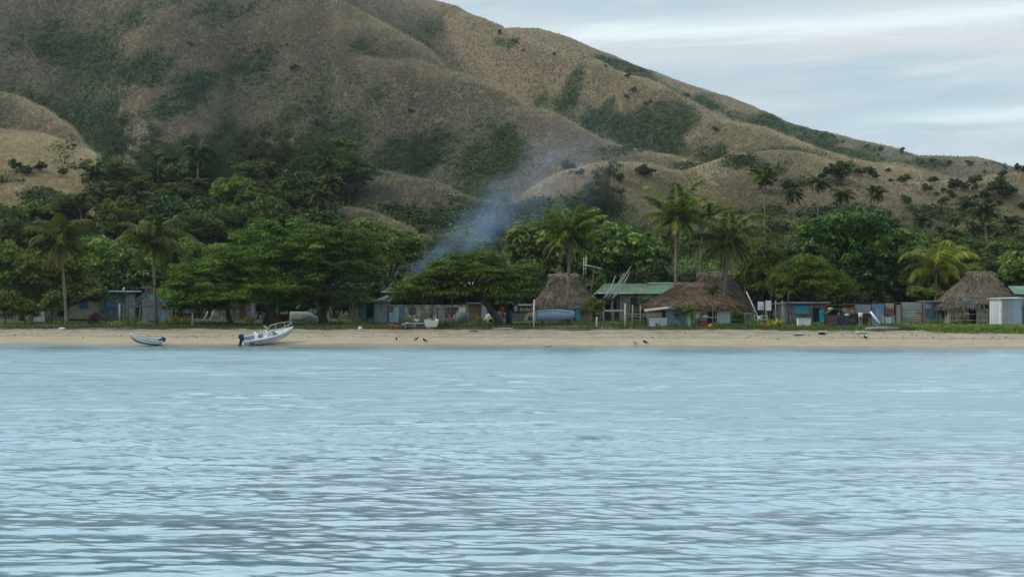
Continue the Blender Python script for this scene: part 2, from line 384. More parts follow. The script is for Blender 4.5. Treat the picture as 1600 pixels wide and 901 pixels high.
def behind(k, a, b, rows):
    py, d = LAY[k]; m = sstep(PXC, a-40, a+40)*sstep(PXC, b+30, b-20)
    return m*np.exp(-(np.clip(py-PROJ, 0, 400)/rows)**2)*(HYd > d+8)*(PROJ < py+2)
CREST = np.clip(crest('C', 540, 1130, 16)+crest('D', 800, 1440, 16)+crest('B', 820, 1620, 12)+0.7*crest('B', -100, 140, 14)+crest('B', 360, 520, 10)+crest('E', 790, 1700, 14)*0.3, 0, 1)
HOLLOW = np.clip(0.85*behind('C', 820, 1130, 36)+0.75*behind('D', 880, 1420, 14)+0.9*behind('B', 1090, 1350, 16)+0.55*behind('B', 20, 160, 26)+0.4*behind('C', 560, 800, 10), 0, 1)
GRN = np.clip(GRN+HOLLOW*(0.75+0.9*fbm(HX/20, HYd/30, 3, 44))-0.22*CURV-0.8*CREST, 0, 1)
PALE = np.clip(0.30*CURV, -0.35, 0.3)+0.42*CREST-0.10*sstep(HPX, 700, 300)*(HYd > 380)+0.8*sstep(HPX, 172, 150)*sstep(PROJ, 195, 215)*(HYd < 345)  # spur and crest terms put relief shading into the grass colour; the knoll is tan
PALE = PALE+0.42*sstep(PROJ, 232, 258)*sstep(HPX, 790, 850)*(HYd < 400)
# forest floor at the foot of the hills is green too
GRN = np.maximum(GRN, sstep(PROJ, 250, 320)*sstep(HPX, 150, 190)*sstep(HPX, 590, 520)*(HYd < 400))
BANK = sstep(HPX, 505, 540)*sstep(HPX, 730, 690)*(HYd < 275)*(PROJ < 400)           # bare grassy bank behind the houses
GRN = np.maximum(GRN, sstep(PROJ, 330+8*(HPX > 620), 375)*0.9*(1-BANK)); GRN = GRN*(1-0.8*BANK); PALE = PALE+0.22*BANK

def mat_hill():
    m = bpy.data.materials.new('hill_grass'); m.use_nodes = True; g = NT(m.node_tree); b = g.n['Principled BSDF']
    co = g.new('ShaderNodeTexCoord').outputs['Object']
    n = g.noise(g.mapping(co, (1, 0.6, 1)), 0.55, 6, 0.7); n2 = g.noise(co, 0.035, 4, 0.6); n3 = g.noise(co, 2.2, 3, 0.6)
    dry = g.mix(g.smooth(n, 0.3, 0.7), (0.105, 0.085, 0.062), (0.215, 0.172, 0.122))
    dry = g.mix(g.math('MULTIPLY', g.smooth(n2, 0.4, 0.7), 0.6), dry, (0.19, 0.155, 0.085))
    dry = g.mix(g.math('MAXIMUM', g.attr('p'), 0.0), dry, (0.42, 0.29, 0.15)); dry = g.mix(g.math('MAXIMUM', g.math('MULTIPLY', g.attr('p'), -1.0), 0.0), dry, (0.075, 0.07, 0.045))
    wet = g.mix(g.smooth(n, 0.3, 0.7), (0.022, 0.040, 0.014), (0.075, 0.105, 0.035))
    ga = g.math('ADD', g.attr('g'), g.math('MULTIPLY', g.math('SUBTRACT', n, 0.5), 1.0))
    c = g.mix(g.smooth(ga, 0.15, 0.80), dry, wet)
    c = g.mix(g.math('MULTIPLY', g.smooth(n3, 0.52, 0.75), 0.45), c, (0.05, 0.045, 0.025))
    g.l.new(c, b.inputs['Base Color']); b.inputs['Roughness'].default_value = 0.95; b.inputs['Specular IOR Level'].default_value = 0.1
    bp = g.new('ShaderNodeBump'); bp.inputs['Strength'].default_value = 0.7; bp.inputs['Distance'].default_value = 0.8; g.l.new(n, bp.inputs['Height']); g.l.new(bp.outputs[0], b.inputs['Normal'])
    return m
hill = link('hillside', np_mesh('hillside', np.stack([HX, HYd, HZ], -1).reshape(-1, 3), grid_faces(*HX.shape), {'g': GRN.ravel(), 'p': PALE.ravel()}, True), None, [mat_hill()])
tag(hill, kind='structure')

# beach, from below the water to the berm
def sheet(name, Xs, Ts, zfun, material, edge=None):
    X, T = np.meshgrid(Xs, Ts); T = T.astype(float)
    if edge is not None: T = np.where(T <= Ts[0]+1e-6, edge(X), T)
    Y = shore(X)+T
    Zz = zfun(X, Y, T)
    o = link(name, np_mesh(name, np.stack([X, Y, Zz], -1).reshape(-1, 3), grid_faces(*X.shape), {'t': T.ravel()}, True), None, [material])
    return tag(o, kind='structure')
XS = np.concatenate([np.linspace(-420, -64, 60)[:-1], np.linspace(-64, 60, 620), np.linspace(60, 420, 60)[1:]])
def mat_sand():
    m = bpy.data.materials.new('sand'); m.use_nodes = True; g = NT(m.node_tree); b = g.n['Principled BSDF']
    co = g.new('ShaderNodeTexCoord').outputs['Object']; t = g.attr('t')
    st = g.mapping(co, (0.35, 1, 1)); n = g.noise(st, 1.3, 6, 0.65); n2 = g.noise(co, 5.0, 4, 0.7); n3 = g.noise(g.mapping(co, (0.10, 0.8, 1)), 1.0, 5, 0.65)
    c = g.mix(g.smooth(n, 0.3, 0.7), (0.325, 0.246, 0.156), (0.42, 0.328, 0.216))
    up = g.smooth(g.math('ADD', t, g.math('MULTIPLY', g.math('SUBTRACT', n3, 0.5), 6.0)), 8.0, 12.5)          # trampled, littered upper beach
    c = g.mix(g.math('MULTIPLY', up, 0.8), c, g.mix(g.smooth(n, 0.35, 0.65), (0.18, 0.138, 0.098), (0.33, 0.262, 0.185)))
    wr = g.math('ADD', t, g.math('MULTIPLY', g.math('SUBTRACT', n3, 0.5), 5.0))
    line = g.math('MULTIPLY', g.math('MULTIPLY', g.smooth(wr, 7.4, 8.0), g.smooth(wr, 9.0, 8.2)), g.smooth(n2, 0.42, 0.55))    # line of washed-up leaves
    c = g.mix(g.math('MULTIPLY', line, 0.6), c, (0.10, 0.08, 0.06))
    c = g.mix(g.math('MULTIPLY', g.smooth(n2, 0.62, 0.72), 0.25), c, (0.16, 0.13, 0.10))
    wet = g.smooth(g.math('ADD', t, g.math('MULTIPLY', g.math('SUBTRACT', n3, 0.5), 4.0)), 2.6, 1.2)
    c = g.mix(g.math('MULTIPLY', wet, 0.9), c, (0.165, 0.128, 0.085))
    g.l.new(c, b.inputs['Base Color']); g.put(b.inputs['Roughness'], g.math('MULTIPLY_ADD', wet, -0.45, 0.95)); b.inputs['Specular IOR Level'].default_value = 0.2
    bp = g.new('ShaderNodeBump'); bp.inputs['Strength'].default_value = 0.8; bp.inputs['Distance'].default_value = 0.15; g.l.new(n, bp.inputs['Height']); g.l.new(bp.outputs[0], b.inputs['Normal'])
    return m
sheet('beach', XS, np.concatenate([np.linspace(-50, -8, 8)[:-1], np.linspace(-8, 19, 70)]),
      lambda X, Y, T: gz(X, Y)+(0.07*fbm(X/2.2, Y/1.2, 3, 2)+0.06*fbm(X/0.7, Y/0.5, 2, 9))*sstep(T, 2, 10)+0.10*fbm(X/3.5, Y/6, 4, 19)*sstep(T, -6, -1)*sstep(T, 6, 3), mat_sand())
def mat_turf():
    m = bpy.data.materials.new('turf'); m.use_nodes = True; g = NT(m.node_tree); b = g.n['Principled BSDF']
    co = g.new('ShaderNodeTexCoord').outputs['Object']; t = g.attr('t')
    n = g.noise(co, 0.35, 5, 0.65); n2 = g.noise(co, 3.0, 4, 0.65)
    gr = g.mix(g.smooth(n2, 0.3, 0.7), (0.035, 0.055, 0.015), (0.085, 0.115, 0.030))
    c = g.mix(g.smooth(n, 0.48, 0.60), gr, g.mix(n2, (0.10, 0.08, 0.055), (0.20, 0.165, 0.12)))
    g.l.new(c, b.inputs['Base Color']); b.inputs['Roughness'].default_value = 0.95; b.inputs['Specular IOR Level'].default_value = 0.1
    return m
EDGE = lambda X: 14.6+1.6*fbm(X/6, X*0+1, 4, 77)+0.5*fbm(X/1.2, X*0+2, 2, 78)
sheet('village_ground', XS, np.concatenate([[14.0], np.linspace(17.5, 40, 30), np.linspace(42, 80, 16)]),
      lambda X, Y, T: gz(X, Y)+0.02+0.13*sstep(T-EDGE(X), 0, 1.5)+0.05*fbm(X/2, Y/2, 3, 12)*sstep(T, 16, 18), mat_turf(), EDGE)

# sea: real waves, finer ones carried by the surface normal
def make_sea():
    pxs = np.concatenate([np.geomspace(2600, 180, 40)[:-1]*-1, np.linspace(-180, 1780, 1000), np.geomspace(180, 2600, 40)[1:]+1600])
    Yr = 7200.0/np.concatenate([np.linspace(1400, 440, 50)[:-1], np.linspace(440, 47.5, 1300), np.linspace(47.5, 44.0, 8)[1:]])
    px, Y = np.meshgrid(pxs, Yr); X = (px-CX)*Y/F
    Y = np.where(Y > 125, Y, Y)
    dY = np.gradient(Yr)[:, None]
    rng = np.random.default_rng(7); z = np.zeros_like(X)
    fall = 1.0/(1+(np.maximum(Y, 12)/34.0)**2)
    gust = 0.62+0.75*sstep(fbm(X/14, Y/9, 3, 55), -0.25, 0.45)
    warp = 0.9*fbm(X/7.0+3.1, Y/4.5, 2, 93)
    for i in range(64):
        lam = 0.18*(1.055**i); th = rng.normal(math.pi/2, 0.40); kx, ky = math.cos(th)*2*math.pi/lam, math.sin(th)*2*math.pi/lam
        slope = 0.0245*(1.0 if lam < 0.9 else (0.9/lam)**0.7)
        a = slope*lam/(2*math.pi)*sstep(lam/dY, 2.2, 4.5)
        ph = kx*X+ky*Y+rng.uniform(0, 6.28)+warp*0.6
        z += a*(np.sin(ph)+0.25*np.sin(2*ph+1.2))
    z *= gust
    z *= sstep(shore(X)-Y, -2, 5)*0.9+0.1
    m = bpy.data.materials.new('sea_water'); m.use_nodes = True; g = NT(m.node_tree); b = g.n['Principled BSDF']
    co = g.new('ShaderNodeTexCoord').outputs['Object']
    ge = g.new('ShaderNodeNewGeometry')
    n1 = g.noise(g.mapping(co, (0.55, 1.6, 1)), 2.6, 3, 0.6, 0.4, True); n2 = g.noise(g.mapping(co, (0.5, 1.3, 1), (4, 9, 0)), 0.9, 3, 0.6, 0.3, True); gu = g.noise(g.mapping(co, (0.5, 1, 1)), 0.06, 4, 0.6)
    sl = g.vmath('ADD', g.vmath('MULTIPLY', g.vmath('SUBTRACT', n1, (0.5, 0.5, 0.5)), (0.20, 0.42, 0)), g.vmath('MULTIPLY', g.vmath('SUBTRACT', n2, (0.5, 0.5, 0.5)), (0.10, 0.15, 0)))
    sc = g.new('ShaderNodeVectorMath', operation='SCALE'); g.put(sc.inputs[0], sl); g.put(sc.inputs[3], g.math('MULTIPLY_ADD', g.smooth(gu, 0.3, 0.7), 0.6, 0.6))
    nn = g.vmath('NORMALIZE', g.vmath('ADD', ge.outputs['Normal'], sc.outputs[0]))
    g.l.new(nn, b.inputs['Normal'])
    b.inputs['Base Color'].default_value = (0.095, 0.165, 0.195, 1); b.inputs['IOR'].default_value = 1.7
    gl = g.noise(g.mapping(co, (0.14, 0.8, 1), (2, 5, 0)), 0.8, 6, 0.68)          # calmer and rougher streaks
    g.put(b.inputs['Roughness'], g.math('MULTIPLY_ADD', g.math('MULTIPLY', g.attr('far'), g.math('MULTIPLY_ADD', g.smooth(gl, 0.36, 0.58), 0.75, 0.25)), 0.25, 0.19))
    b.inputs['Specular IOR Level'].default_value = 0.5
    far = sstep(Y, 16, 52)*(1-0.75*sstep(shore(X)-Y, 34, 8))
    o = link('sea', np_mesh('sea', np.stack([X, Y, z], -1).reshape(-1, 3), grid_faces(*X.shape), {'far': far.ravel()}, True), None, [m])
    tag(o, kind='structure')
make_sea()
# ------------------------------------------------------------------ plants
def leaf_quads(P, N, T, ln, wd):
    """diamond leaves at P, facing N, pointing along T"""
    T = T-(T*N).sum(1, keepdims=True)*N; T /= np.linalg.norm(T, axis=1, keepdims=True)+1e-9
    B = np.cross(N, T); ln = ln[:, None]; wd = wd[:, None]
    V = np.stack([P-T*ln*0.5, P+B*wd*0.5-T*ln*0.05, P+T*ln*0.5, P-B*wd*0.5-T*ln*0.05], 1).reshape(-1, 3)
    return V, np.arange(len(V)).reshape(-1, 4)
def rand_dir(rng, n):
    d = rng.normal(size=(n, 3)); return d/np.linalg.norm(d, axis=1, keepdims=True)
def crown_arrays(blobs, ncl, nl, ls, cr, rng, up=0.7, asp=0.5, droop=0.3, low=-0.4, shell=0.62):
    bl = np.array(blobs, float); area = (bl[:, 3]*bl[:, 4]+bl[:, 3]*bl[:, 5]+bl[:, 4]*bl[:, 5])
    k = rng.choice(len(bl), ncl, p=area/area.sum())
    d = rand_dir(rng, ncl); d[:, 2] = np.where(d[:, 2] < low, -d[:, 2]*0.6, d[:, 2])
    rr = shell+(1-shell)*rng.random(ncl)**0.6
    cc = bl[k, :3]+d*bl[k, 3:]*rr[:, None]*(1+0.10*rng.normal(size=(ncl, 1)))
    cv = rng.normal(size=ncl); csz = rng.uniform(0.6, 1.35, ncl)
    ci = np.repeat(np.arange(ncl), nl); n = len(ci)
    o = rand_dir(rng, n); o[:, 2] = np.abs(o[:, 2])*1.3-0.45
    r = rng.random(n)**0.45
    P = cc[ci]+o*r[:, None]*np.array([cr[0], cr[0], cr[1]])*csz[ci][:, None]
    N = o*0.7+np.array([0, 0, up])+0.55*rng.normal(size=(n, 3)); N /= np.linalg.norm(N, axis=1, keepdims=True)
    T = o*np.array([1, 1, 0.2])+np.array([0, 0, -droop])+0.4*rng.normal(size=(n, 3))
    ln = ls*rng.uniform(0.6, 1.4, n)
    V, Fc = leaf_quads(P, N, T, ln, ln*asp*rng.uniform(0.7, 1.2, n))
    v = np.clip(0.45+0.17*cv[ci]+0.13*rng.normal(size=n), 0, 1)
    return V, Fc, np.repeat(v, 4)
def crown_mesh(name, *a, **k):
    V, Fc, v = crown_arrays(*a, **k); return np_mesh(name, V, Fc, {'v': v})
BARK = mat('bark', (0.085, 0.066, 0.05), 0.45, 3, (1, 1, 0.25), 0.95, bump=0.6)
BARKP = mat('palm_bark', (0.20, 0.165, 0.13), 0.35, 5, (0.6, 0.6, 2.2), 0.95, (0.09, 0.075, 0.06), 0.35, bump=0.5)
LF = {
 'rain': leaf_mat('rain_tree_leaves', (0.022, 0.044, 0.005), (0.080, 0.130, 0.012), (0.20, 0.25, 0.028)),
 'round': leaf_mat('round_tree_leaves', (0.014, 0.036, 0.006), (0.050, 0.102, 0.012), (0.19, 0.27, 0.045), 0.2, 0.5, 0.18),
 'lime': leaf_mat('feathery_leaves', (0.044, 0.070, 0.007), (0.115, 0.155, 0.015), (0.22, 0.25, 0.03)),
 'bread': leaf_mat('broad_leaves', (0.034, 0.058, 0.010), (0.105, 0.150, 0.020), (0.26, 0.29, 0.05), 0.25, 0.5, 0.18),
 'forest': leaf_mat('forest_leaves', (0.034, 0.056, 0.008), (0.110, 0.146, 0.017), (0.235, 0.255, 0.035)),
 'casu': leaf_mat('casuarina_needles', (0.026, 0.036, 0.012), (0.055, 0.068, 0.022), (0.10, 0.11, 0.035)),
 'palm': leaf_mat('palm_leaflets', (0.028, 0.046, 0.008), (0.086, 0.112, 0.017), (0.27, 0.25, 0.042), 0.3),
 'wood': leaf_mat('wood_leaves', (0.024, 0.040, 0.009), (0.074, 0.098, 0.018), (0.165, 0.18, 0.034)),
 'palmd': leaf_mat('wild_palm_leaflets', (0.022, 0.036, 0.010), (0.062, 0.078, 0.018), (0.17, 0.165, 0.04), 0.3),
 'palmy': leaf_mat('yellow_palm_leaflets', (0.06, 0.075, 0.012), (0.17, 0.17, 0.025), (0.40, 0.32, 0.05), 0.3),
 'dead': leaf_mat('dead_palm_leaflets', (0.10, 0.06, 0.03), (0.22, 0.15, 0.06), (0.34, 0.25, 0.10), 0.2),
 'shrub': leaf_mat('shrub_leaves', (0.020, 0.034, 0.008), (0.050, 0.072, 0.015), (0.10, 0.12, 0.028)),
 'croton': leaf_mat('croton_leaves', (0.10, 0.10, 0.01), (0.28, 0.22, 0.02), (0.50, 0.38, 0.04)),
 'maroon': leaf_mat('maroon_leaves', (0.03, 0.012, 0.012), (0.07, 0.022, 0.020), (0.12, 0.05, 0.03)),
 'young': leaf_mat('young_leaves', (0.04, 0.07, 0.015), (0.10, 0.15, 0.025), (0.22, 0.26, 0.05)),
}
def root_at(name, label, cat, loc, group=None):
    o = bpy.data.objects.new(name, None); COL.objects.link(o); o.location = loc; o.empty_display_size = 0.3
    return tag(o, label, cat, group)
def ground_pt(px, Y): X = (px-CX)*Y/F; return Vector((X, Y, float(hz(X, Y))))

def tree_px(name, label, px, t, blobs, trunks, lf, ncl, nl, ls, cr, seed=0, Y=None, group=None, cat='tree', bark=BARK, **kw):
    """a tree drawn from photo measurements: blobs (px, py, rx px, rz px, metres behind the trunk, depth radius m); trunks: lists of (px, py, dy, radius)"""
    Y = Y or at_t(px, t); o = ground_pt(px, Y); rng = np.random.default_rng(seed+100)
    r = root_at(name, label, cat, o, group)
    def loc(a, b, dy): return Vector(((a-CX)*(Y+dy)/F-o.x, dy, H+(HY-b)*(Y+dy)/F-o.z))
    bl = []
    for a, b, rx, rz, dy, ry in blobs:
        p = loc(a, b, dy); bl.append((p.x, p.y, p.z, rx*Y/F, ry, rz*Y/F))
    mb = MB()
    for tr in trunks:
        pts = []; rad = []
        for a, b, dy, rr in tr:
            p = loc(a, b, dy) if b is not None else Vector(((a-CX)*Y/F-o.x, dy, -0.15)); pts.append(p); rad.append(rr)
        # resample smoothly
        q = []; qr = []
        for i in range(len(pts)-1):
            for s in (0, 0.5): q.append(pts[i].lerp(pts[i+1], s)+Vector((random.uniform(-1, 1), random.uniform(-1, 1), 0))*0.12*(i > 0 or s > 0)); qr.append(rad[i]*(1-s)+rad[i+1]*s)
        q.append(pts[-1]); qr.append(rad[-1]); mb.tube(q, qr, 8)
    # limbs from the fork into the crown
    fork = Vector(mb.v[-1])
    for x, y, z, a, b, c in bl:
        for i in range(3):
            e = Vector((x+a*random.uniform(-0.6, 0.6), y+b*random.uniform(-0.6, 0.6), z+c*random.uniform(-0.1, 0.5))); mid = fork.lerp(e, 0.5)+Vector((0, 0, random.uniform(0.1, 0.6)))
            mb.tube([fork, mid, e], [0.14, 0.09, 0.03], 5)
    mb.build('trunk', bark, r, True)
    link('crown', crown_mesh('crown', bl, ncl, nl, ls, cr, rng, **kw), r, [LF[lf]])
    return r

def frond_arrays(rng, a, e0, L, droop, wind, n=44, wl=0.30, wid=0.11, P0=(0, 0, 0)):
    V = []; val = []
    p = np.array(P0, float); e = e0; pts = [p.copy()]; dirs = []; M = 12; tw = rng.uniform(-0.3, 0.3)
    for i in range(M):
        d = np.array([math.cos(a)*math.cos(e), math.sin(a)*math.cos(e), math.sin(e)])+np.array(wind)*(0.25+i/M); d /= np.linalg.norm(d)
        dirs.append(d); p = p+d*L/M; pts.append(p.copy()); e -= droop/M*(0.5+1.3*i/M)
    pts = np.array(pts); dirs = np.array(dirs+[dirs[-1]])
    # rib
    for i in range(M):
        d = dirs[i]; s = np.cross(d, [0, 0, 1.0]); s /= np.linalg.norm(s)+1e-6; w = 0.05*(1-i/M)+0.012
        V.append([pts[i]-s*w, pts[i]+s*w, pts[i+1]+s*w*0.9, pts[i+1]-s*w*0.9]); val.append(0.85)
    base = rng.normal()*0.13
    for k in range(n):
        q = 0.10+0.90*(k+0.5)/n; f = q*M; i = min(int(f), M-1); pp = pts[i]+(pts[i+1]-pts[i])*(f-i); d = dirs[i]
        s = np.cross(d, [0, 0, 1.0]); s /= np.linalg.norm(s)+1e-6; u = np.cross(s, d)
        ll = L*wl*(0.35+0.65*math.sin(math.pi*min(1, 0.18+0.86*q)))*rng.uniform(0.85, 1.1)
        for sg in (-1, 1):
            dr = s*sg*0.8+d*(0.45+0.35*q)+np.array([0, 0, -0.42-0.2*rng.random()])+u*(0.12+tw*sg)+rng.normal(size=3)*0.07; dr /= np.linalg.norm(dr)
            m = pp+dr*ll*0.45; tip = pp+dr*ll+np.array([0, 0, -0.22*ll]); w = d*wid
            V.append([pp-w*0.4, m-w, tip, m+w]); val.append(0.42+base+rng.normal()*0.13+0.15*(q > 0.85))
    return V, val
def palm_crown(name, rng, nf, L, droop, wind, top, e_lo=-0.55, e_hi=1.35, n=34, wid=0.08, wl=0.26):
    V = []; val = []
    for i in range(nf):
        u = (i+0.5)/nf; e0 = e_hi+(e_lo-e_hi)*u**1.2; a = i*2.39996+rng.uniform(-0.3, 0.3)
        v, c = frond_arrays(rng, a, e0, L*(0.72+0.28*math.sin(math.pi*min(1, u+0.25)))*rng.uniform(0.88, 1.08), droop*rng.uniform(0.8, 1.25), wind, n, wl, wid, top)
        V += v; val += list(np.array(c)+0.12*(u-0.5))
    V = np.array(V).reshape(-1, 3); return np_mesh(name, V, np.arange(len(V)).reshape(-1, 4), {'v': np.repeat(np.clip(val, 0, 1), 4)})
def palm_parts(r, h, dx, dy, nf, L, droop, wind, seed, tr=0.16, lf='palm', dead=0, e_lo=-0.55, wid=0.11, wl=0.30, boot=True):
    rng = np.random.default_rng(seed); mb = MB(); N = 12
    pts = [(dx*(i/N)**1.4, dy*(i/N)**1.4, -0.2+(h+0.2)*i/N) for i in range(N+1)]
    rad = [tr*(1.55-0.55*min(1, i/2.5))*(1-0.28*i/N) for i in range(N+1)]; mb.tube(pts, rad, 9)
    mb.build('trunk', BARKP, r, True); top = (dx, dy, h)
    link('crown', palm_crown('crown', rng, nf, L, droop, wind, top, e_lo, wid=wid, wl=wl), r, [LF[lf]])
    if boot:
        b = MB()
        for i in range(9): b.blob((dx+rng.uniform(-.26, .26), dy+rng.uniform(-.26, .26), h-0.25+rng.uniform(-.25, .1)), (0.13, 0.13, 0.16), 8, 5)
        b.build('coconut_cluster', mat('green_coconut', (0.13, 0.13, 0.04), 0.5, 3), r, True)
    if dead:
        V = []; val = []
        for i in range(dead):
            v, c = frond_arrays(rng, rng.uniform(0, 6.28), rng.uniform(-1.0, -0.6), L*0.62, 0.8, (0, 0, -0.15), 16, 0.18, 0.05, top); V += v; val += c
        V = np.array(V).reshape(-1, 3); link('dead_fronds', np_mesh('dead_fronds', V, np.arange(len(V)).reshape(-1, 4), {'v': np.repeat(np.clip(val, 0, 1), 4)}), r, [LF['dead']])
def palm_px(label, px, t, ptop_x, ptop_y, L_px, nf=22, droop=1.5, wind=(0, 0, 0), seed=1, Y=None, group=None, name='coconut_palm', dy=0.0, **kw):
    Y = Y or at_t(px, t); o = ground_pt(px, Y); r = root_at(name, label, 'palm tree', o, group)
    h = H+(HY-ptop_y)*Y/F-o.z; palm_parts(r, h, (ptop_x-px)*Y/F, dy, nf, L_px*Y/F, droop, wind, seed, **kw); return r

# --- the trees of the village front, each of its own shape
RAIN = dict(lf='rain', up=1.0, asp=0.45, droop=0.5, low=-0.25)
tree_px('spreading_tree', 'huge dark spreading tree at the top of the beach behind the white motorboat', 420, 26,
  [(330,440,62,38,0,6),(400,415,75,48,1,7),(300,468,40,22,-1,5),(370,470,70,20,-2,6),(470,400,60,50,2,6),(440,455,55,30,-3,5),(410,370,45,22,2,4)],
  [[(432,None,0,0.75),(424,490,0.2,0.55),(415,465,0.3,0.45)],[(415,None,0.3,0.4),(421,488,0.3,0.4),(430,465,0.3,0.3)]], ncl=760, nl=85, ls=0.34, cr=(1.25, 0.42), seed=1, **RAIN)
tree_px('spreading_tree', 'broad dark tree with a short thick trunk beside the corrugated iron shed', 502, 30,
  [(520,400,60,48,0,6),(495,430,60,45,-1,6),(550,430,48,42,0,5),(540,375,50,25,1,5),(515,470,60,20,-2,5)],
  [[(505,None,0,0.6),(503,490,0,0.5),(510,465,0,0.42)]], ncl=560, nl=80, ls=0.34, cr=(1.2, 0.45), seed=2, **dict(RAIN, up=0.8))
tree_px('low_tree', 'low tree with a thin brown trunk under the left edge of the huge spreading crown', 359, 30,
  [(345,470,48,16,0,4),(310,480,45,14,0,4),(280,462,24,30,0,3)], [[(361,None,0,0.34),(357,490,0,0.26),(352,472,0,0.2)]], ncl=230, nl=75, ls=0.32, cr=(1.1, 0.4), seed=3, **RAIN)
tree_px('umbrella_tree', 'flat topped tree with one leaning black trunk above the sitting people', 776, 24,
  [(745,430,75,24,0,5),(800,452,48,22,0,4.5),(700,425,34,22,0,4),(735,462,85,14,-1,4.5),(645,455,34,18,0,3.5),(745,405,42,14,1,4),(690,452,40,16,0,4),(640,468,26,10,0,3),(668,438,26,14,0,3),(820,430,26,22,0,3)],
  [[(782,None,0,0.5),(776,495,0,0.42),(762,476,0,0.34),(738,455,0,0.24)]], ncl=640, nl=80, ls=0.32, cr=(1.15, 0.36), seed=4, **RAIN)
tree_px('bushy_tree', 'paler bushy tree just behind the broad dark one, above the shed', 608, 52,
  [(610,400,48,42,0,5),(580,375,40,30,1,4),(640,385,18,22,0,3)], [[(605,None,0,0.4),(606,450,0,0.3)]], 'bread', 420, 55, 0.40, (0.9, 0.7), seed=5)
tree_px('breadfruit_tree', 'large breadfruit tree with big pale leaves behind the round topped thatched hut', 850, 58,
  [(850,400,50,46,0,5),(818,388,24,34,0,3.5),(880,380,36,34,0,4)], [[(850,None,0,0.4),(850,440,0,0.3)]], 'bread', 430, 42, 0.62, (0.95, 0.8), seed=6, asp=0.62)
tree_px('breadfruit_tree', 'wide breadfruit tree with big pale leaves behind the green roofed house', 970, 60,
  [(960,395,50,40,0,5),(1005,415,42,44,0,5),(930,420,40,44,0,4.5),(950,370,26,18,0,3)], [[(975,None,0,0.4),(972,450,0,0.3)]], 'bread', 620, 42, 0.62, (0.95, 0.8), seed=7, asp=0.62)
tree_px('round_tree', 'big dense dark green tree with a rounded crown above the iron fence', 1325, 46,
  [(1322,395,80,50,0,6),(1300,370,60,34,0,5),(1370,395,54,48,0,6),(1335,350,55,20,0,5),(1385,430,40,42,0,5),(1320,440,90,34,0,6)],
  [[(1330,None,0,0.7),(1328,470,0,0.55),(1328,440,0,0.4)]], 'round', 1150, 55, 0.42, (0.75, 0.55), seed=8, asp=0.55, up=0.5, low=-0.5)
tree_px('feathery_tree', 'lighter feathery tree in front of the big dense round one', 1262, 36,
  [(1262,440,48,32,0,4),(1225,450,30,34,0,3),(1295,450,34,28,0,3.5),(1260,415,34,14,0,3)], [[(1262,None,0,0.3),(1260,470,0,0.22)]], 'lime', 480, 75, 0.30, (0.8, 0.5), seed=9, asp=0.4, droop=0.9, up=0.7)
tree_px('feathery_tree', 'slim light green tree between the leaning palm and the dense round tree', 1205, 48,
  [(1205,435,24,45,0,3),(1190,400,14,25,0,2.4)], [[(1205,None,0,0.2),(1204,450,0,0.15)]], 'lime', 240, 60, 0.34, (0.8, 0.6), seed=10, droop=0.6)
tree_px('shade_tree', 'dark shade tree hanging over the cream house with blue shutters', 118, 36,
  [(125,455,34,24,0,3.5),(100,430,40,30,1,4),(150,465,18,12,-2,2.5),(60,425,34,30,2,4)], [[(102,None,0,0.3),(106,480,0,0.22)]], 'forest', 430, 55, 0.40, (0.9, 0.55), seed=11)
tree_px('shade_tree', 'dark tree at the far left edge above the pale hidden house', 30, 40,
  [(25,440,42,34,0,5),(0,420,40,40,0,5),(60,465,24,16,0,3)], [[(34,None,0,0.35),(30,470,0,0.25)]], 'forest', 420, 55, 0.42, (0.95, 0.6), seed=12)
tree_px('shade_tree', 'green tree filling the gap between the two tall palms on the left', 170, 62,
  [(175,420,55,42,0,6),(150,395,36,26,0,4),(225,430,40,38,0,5)], [[(175,None,0,0.35),(175,460,0,0.25)]], 'bread', 520, 48, 0.50, (0.95, 0.7), seed=13)
tree_px('shade_tree', 'rounded green tree behind the stick shed and the huge spreading tree', 255, 66,
  [(268,430,40,40,0,5),(285,400,34,26,0,4)], [[(262,None,0,0.35),(262,460,0,0.25)]], 'forest', 360, 50, 0.46, (0.9, 0.7), seed=14)
tree_px('leafy_tree', 'leafy green tree between the curved yellow palm and the gabled thatched hut', 1490, 50,
  [(1490,440,26,26,0,3.5),(1475,425,20,20,0,3),(1512,432,18,20,0,3)], [[(1490,None,0,0.2),(1490,470,0,0.15)]], 'lime', 260, 46, 0.45, (0.8, 0.6), seed=15)
tree_px('leafy_tree', 'leafy tree at the right edge behind the gabled thatched hut', 1596, 50,
  [(1596,425,24,34,0,4),(1618,440,34,40,0,4)], [[(1600,None,0,0.25),(1598,470,0,0.18)]], 'bread', 300, 46, 0.52, (0.8, 0.6), seed=16)
tree_px('leafy_bush', 'trimmed green bush on a short stem before the porch of the round topped hut', 928, 26,
  [(927,480,17,15,0,1.2)], [[(928,None,0,0.07),(928,492,0,0.05)]], 'lime', 90, 50, 0.20, (0.35, 0.28), seed=17, cat='bush')
tree_px('leafy_bush', 'pale green shrub in front of the purple door of the green roofed house', 1010, 33,
  [(1012,475,16,12,0,1.0),(1000,490,9,9,0,.8)], [[(1010,None,0,0.06),(1011,480,0,0.04)]], 'young', 60, 40, 0.20, (0.35, 0.28), seed=18, cat='bush')
tree_px('leafy_bush', 'dark leafy shrub between the pale green wall and the round concrete tank', 1152, 23,
  [(1152,494,10,11,0,.8)], [[(1152,None,0,0.05),(1152,498,0,0.03)]], 'bread', 34, 36, 0.24, (0.3, 0.3), seed=19, cat='bush')
